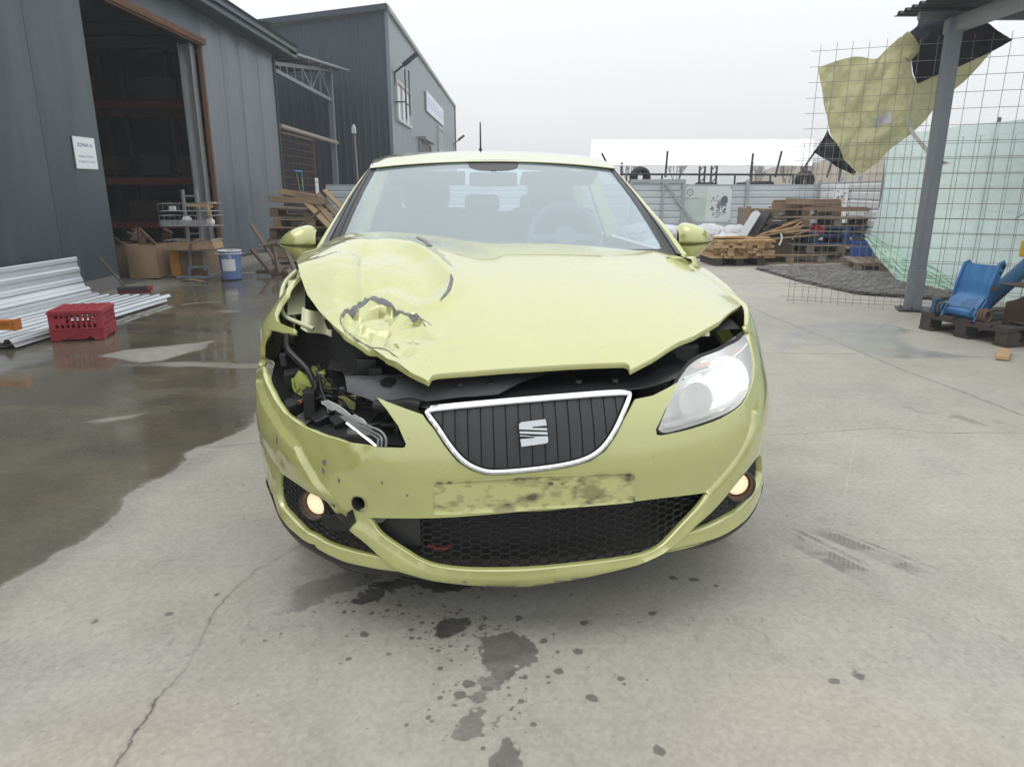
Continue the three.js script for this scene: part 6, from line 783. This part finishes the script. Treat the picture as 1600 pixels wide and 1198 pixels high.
{ // earth bank and bare trees far off
  const W = 50; const h = struct('hill', sheetG((u, v) => { const x = lerp(14, 75, u), z = lerp(-44, -90, v), r = sst(17, 27, x - v * 6) * Math.sin(Math.min(1, v * 2.4) * 1.57); return [x, -.2 + r * (3.4 + 1.6 * fbm(x * .12, z * .12, 4)), z]; }, 60, 30), M(1, 1, 1, .95, 0, { map: tex(256, 256, (u, v) => { const n = fbm(u * 30, v * 22, 5), k = .6 + .7 * n; return lin([.26 * k, .215 * k, .16 * k]); }, true) }));
  const bark = M(.16, .135, .12, .9), L = ['bare pale tree far behind the gate, the leftmost', 'bare tree far behind the banner', 'bare tree left of the covered heap, far away', 'thin bare tree far behind the tyre rack, the rightmost', 'bushy bare tree far behind the tall pallet stack'];
  [[9.8, -62, 5.2], [13.9, -62, 5.6], [20.5, -62, 5.0], [22.5, -60, 4.6], [26, -64, 5.4]].forEach(([x, z, H0], k) => { const r = rng(200 + k), t = thing('bare_tree', L[k], 'tree', [x, -.5, z]); const tw = [], tr = []; const grow = (p, d, l, w, n) => { const q = p.clone().addScaledVector(d, l); (n > 4 ? tr : tw).push(new THREE.CylinderGeometry(w * .65, w, l, 5, 1, true).applyMatrix4(new THREE.Matrix4().compose(p.clone().lerp(q, .5), new THREE.Quaternion().setFromUnitVectors(V(0, 1, 0), d), V(1, 1, 1)))); if (!n) return; const c = n > 3 ? 3 : 3; for (let i = 0; i < c; i++) grow(p.clone().lerp(q, .6 + .4 * r()), d.clone().add(V((r() - .5) * 1.1, .25 + .2 * r(), (r() - .5) * 1.1)).normalize(), l * (.62 + .2 * r()), w * .6, n - 1); }; grow(V(0, 0, 0), V(0, 1, 0), H0 * .32, .09, 5); mesh('trunk', mergeAll(tr), bark, t); const c = mesh('crown', mergeAll(tw), bark, t); });
}
// sacks, scrap and timber in front of the fence
{ const r = rng(44); const spots = [[2.75, .12, -13.7, .30], [3.15, .16, -13.9, .32], [3.5, .15, -13.4, .34], [3.0, .38, -13.8, .26], [3.95, .2, -13.2, .36], [4.15, .42, -13.3, .25], [3.75, .40, -13.5, .28], [2.45, .35, -14.2, .3]]; const L = ['white rubbish sack at the front of the heap beside the right door mirror', 'grey white rubbish sack behind the door mirror', 'white sack in the middle of the rubbish heap', 'white sack on top at the left of the rubbish heap', 'large white sack left of the dark car panel', 'white sack on top, next to the dark car panel', 'pale sack second from the top of the heap', 'pale sack at the far left of the heap by the gate'];
  spots.forEach(([x, y, z, s], i) => { const g = new THREE.IcosahedronGeometry(s, 6), p = g.attributes.position; for (let k = 0; k < p.count; k++) { const v = V(p.getX(k), p.getY(k), p.getZ(k)), f = 1 + .6 * (fbm(v.x * 6 + i * 9, v.y * 6 + v.z * 7, 3) - .5) + .28 * Math.abs(fbm(v.x * 18 + i, v.z * 18 + v.y * 15, 2) - .5); v.multiplyScalar(f); v.y *= .72; p.setXYZ(k, v.x, Math.max(v.y, -y), v.z); } g.computeVertexNormals(); const o = mesh('rubbish_sack', g, (q => M(q, q * 1.01, q * 1.02, .5))(.40 + .2 * r())); o.position.set(x, y, z); tag(o, L[i], 'sack', 'white sacks heaped by the fence'); }); }
{ const p = thing('car_panel', 'dark and white car body panels propped up behind the plank stack', 'car part', [4.0, 0, -12.9]); mesh('bumper_skin', sheetG((u, v) => [lerp(0, .25, v) + .06 * u, .35 + lerp(0, .46, v) + .05 * Math.sin(u * 3), .05 + .3 * u], 8, 10, .02), M(.5, .53, .55, .4), p); mesh('dark_trim', sheetG((u, v) => [.12 + lerp(0, .28, v) + .05 * u, .32 + lerp(0, .52, v), .12 + .3 * u], 6, 8, .05), DARKGREY, p); mesh('support', boxG(.5, .34, .4, .1, .17, .1), WOODS[3], p); }
{ const g = thing('engine_block', 'black engine part sitting on top behind the fresh plank stack', 'engine part', [4.55, .38, -12.6]); mesh('casing', mergeAll([rboxG(.42, .2, .3, .05, 0, .1, 0), ...[0, 1, 2, 3, 4].map(i => cylG(.04, .05, .1, 10, -.16 + i * .08, .2, 0))]), BLACKSAT, g); mesh('duct', tubeG([[-.2, .15, .1], [0, .26, .14], [.2, .16, .1]], .03, 14, 8), BLACK, g); const b = mesh('timber_stand', boxG(.6, .37, .4, 4.55, .19, -12.65), WOODS[1]); tag(b, 'block of dark timber under the black engine part', 'timber'); }
{ // fresh sawn planks
  const s = thing('plank_stack', 'stack of fresh sawn planks with pale ends on dark bearers', 'plank stack', [3.77, 0, -12.15], .04), r = rng(71); for (const x of [-.38, -.02, .34]) mesh('bearer', boxG(.13, .12, .8, x, .06, 0), DARKWOOD[0], s);
  let y = .12; for (let j = 0; j < 7; j++) { const h = .032 + .016 * r(); let x = -.50 + .04 * r(); while (x < .46) { const w = .07 + .07 * r(); const m = mesh('plank', new THREE.BoxGeometry(w * .94, h * .92, .85), pick(FRESH, r), s); m.position.set(x + w / 2, y + h / 2, (r() - .5) * .12); m.rotation.y = (r() - .5) * .03; x += w; } y += h; }
  for (let i = 0; i < 5; i++) { const m = mesh('plank', new THREE.BoxGeometry(.4 + .3 * r(), .02, .09), pick(FRESH, r), s); m.position.set((r() - .5) * .5, y + .012 + .008 * i, .2 * r()); m.rotation.set(.02, (r() - .5) * .5, (r() - .5) * .08); } }
// pallets on the right
const PR = [[4.72, 0, -12.5, .04, 0, 'flat pallet lying in front, right of the fresh planks', WOODS], [4.88, .15, -12.9, -.06, .02, 'second pallet right of the fresh planks, with splintered boards on it', WOODS], [4.8, .30, -13.0, .05, -.03, 'third pallet under the splintered boards', WOODS],
  [5.72, 0, -12.7, .02, 0, 'bottom pallet of the tall stack by the blue bin', WOODS], [5.70, .15, -12.7, -.03, 0, 'second pallet from the bottom of the tall stack', WOODS], [5.76, .30, -12.75, .0, 0, 'lower blue pallet in the tall stack', BLUEWOOD], [5.72, .45, -12.75, .05, 0, 'upper blue pallet in the tall stack', BLUEWOOD], [5.62, .60, -12.8, -.04, .01, 'brown pallet on the blue ones near the top of the tall stack', WOODS], [5.1, .75, -12.95, .02, .02, 'topmost pallet hanging over the left of the tall stack', WOODS],
  [5.75, .0, -11.25, 1.3, 0, 'flat pallet on the cobbles left of the canopy post, the farther one', WOODS], [6.0, .0, -10.25, 1.25, 0, 'flat pallet on the cobbles behind the canopy post, the nearer one', WOODS]];
PR.forEach(([x, y, z, t, roll, l, m], i) => pallet(l, [x, y, z], [0, t, roll], i === 5 || i === 6 ? m : [m[0], m[1], m[4] || m[0]], null, 50 + i, .03));
plankSet('splintered_boards', 'pale splintered boards heaped on the pallets right of the fresh planks', 'timber', [4.75, .45, -12.6], [[[-.5, .0, .2], [.35, .28, 0], .025, .1], [[-.42, .02, .1], [.45, .34, -.1], .02, .12], [[-.3, .06, .25], [.42, .18, .1], .03, .09], [[-.55, -.02, .3], [.2, .12, .2], .025, .08], [[-.1, .05, .3], [.5, .10, .15], .03, .1], [[.05, .1, .2], [.48, .36, .0], .02, .11], [[-.45, -.06, .35], [.5, .02, .3], .03, .06], [[.1, .02, .3], [.6, .16, .2], .02, .08]], [FRESH[2], WOODS[2], WOODS[4], FRESH[0]]);
plankSet('top_planks', 'weathered planks lying on top of the tall pallet stack', 'timber', [5.3, .90, -12.7], [[[-.75, .04, .0], [.5, .06, -.1], .12, .03], [[-.7, .08, -.1], [.4, .10, .1], .12, .03], [[-.3, .0, .25], [.9, .0, .2], .05, .03], [[-.55, .12, .1], [.1, .1, 0], .1, .03], [[-.1, -.03, .35], [.85, -.02, .3], .04, .03]], [WOODS[0], WOODS[1], FRESH[2]]);
{ const c = thing('pallet_crate', 'wooden crate side of grey boards standing behind the splintered boards', 'crate', [4.82, .42, -13.55]); for (let i = 0; i < 4; i++) mesh('board', boxG(.86, .1, .02, 0, .06 + i * .115, 0), WOODS[4], c); for (const x of [-.4, 0, .4]) mesh('batten', boxG(.08, .5, .025, x, .24, .025), WOODS[2], c); mesh('side_board', boxG(.02, .46, .5, -.43, .23, -.25), WOODS[4], c); mesh('side_board', boxG(.02, .46, .5, .43, .23, -.25), WOODS[4], c); const u = mesh('crate_stand', boxG(.9, .4, .6, 4.82, .2, -13.8), WOODS[3]); tag(u, 'dark boards packed under the wooden crate side', 'timber'); }
{ const r = mesh('red_rag', sheetG((u, v) => [lerp(-.13, .13, u), .03 * Math.sin(u * 6) + .1 * v, .06 * fbm(u * 6, v * 6, 2) + .1 * v], 10, 8, .004), M(.5, .03, .05, .7)); r.position.set(5.18, .52, -12.25); tag(r, 'red plastic rag caught between the pallets', 'rag'); const b = mesh('white_strip', sheetG((u, v) => [.03 * u + .02 * Math.sin(v * 4), -.2 * v, .02 * v], 2, 8, .003), WHITE); b.position.set(4.55, .50, -12.2); tag(b, 'white plastic strip hanging from the splintered boards', 'strip'); }
{ const b = thing('blue_crate', 'blue plastic bin standing at the right of the tall pallet stack', 'bin', [5.95, 0, -12.0], .03), m = M(.04, .1, .36, .5); for (const [w, d, x, z] of [[.36, .015, 0, .17], [.36, .015, 0, -.17], [.015, .34, .175, 0], [.015, .34, -.175, 0]]) mesh('side', boxG(w, .34, d, x, .19, z), m, b); mesh('rim', mergeAll([boxG(.39, .025, .025, 0, .36, .18), boxG(.39, .025, .025, 0, .36, -.18), boxG(.025, .025, .36, .185, .36, 0), boxG(.025, .025, .36, -.185, .36, 0)]), m, b); mesh('bottom', boxG(.34, .012, .32, 0, .02, 0), m, b); }
for (const [x, l] of [[6.27, 'left of two dark green bins beside the blue bin'], [6.6, 'right of two dark green bins beside the net']]) { const g = thing('green_bin', l, 'bin', [x, 0, -12.25]), m = M(.015, .085, .06, .5); const s = extrude([[-.13, 0], [.13, 0], [.155, .5], [-.155, .5]], .3, .008); mesh('body', s, m, g); mesh('lid', rboxG(.34, .03, .36, .01, 0, .51, .15), m, g); mesh('lip', boxG(.33, .03, .02, 0, .46, .32), m, g); }
{ const c = thing('grey_cabinet', 'small grey metal shelf unit at the foot of the green net', 'shelf', [6.35, 0, -11.3]); for (const x of [-.12, .12]) mesh('side', boxG(.015, .36, .3, x, .18, 0), GREYPAINT, c); for (const y of [.02, .18, .35]) mesh('shelf_board', boxG(.25, .015, .3, 0, y, 0), GREYPAINT, c); mesh('back', boxG(.25, .35, .01, 0, .18, -.14), M(.35, .36, .36, .6), c); }
renderer.render(scene, camera);
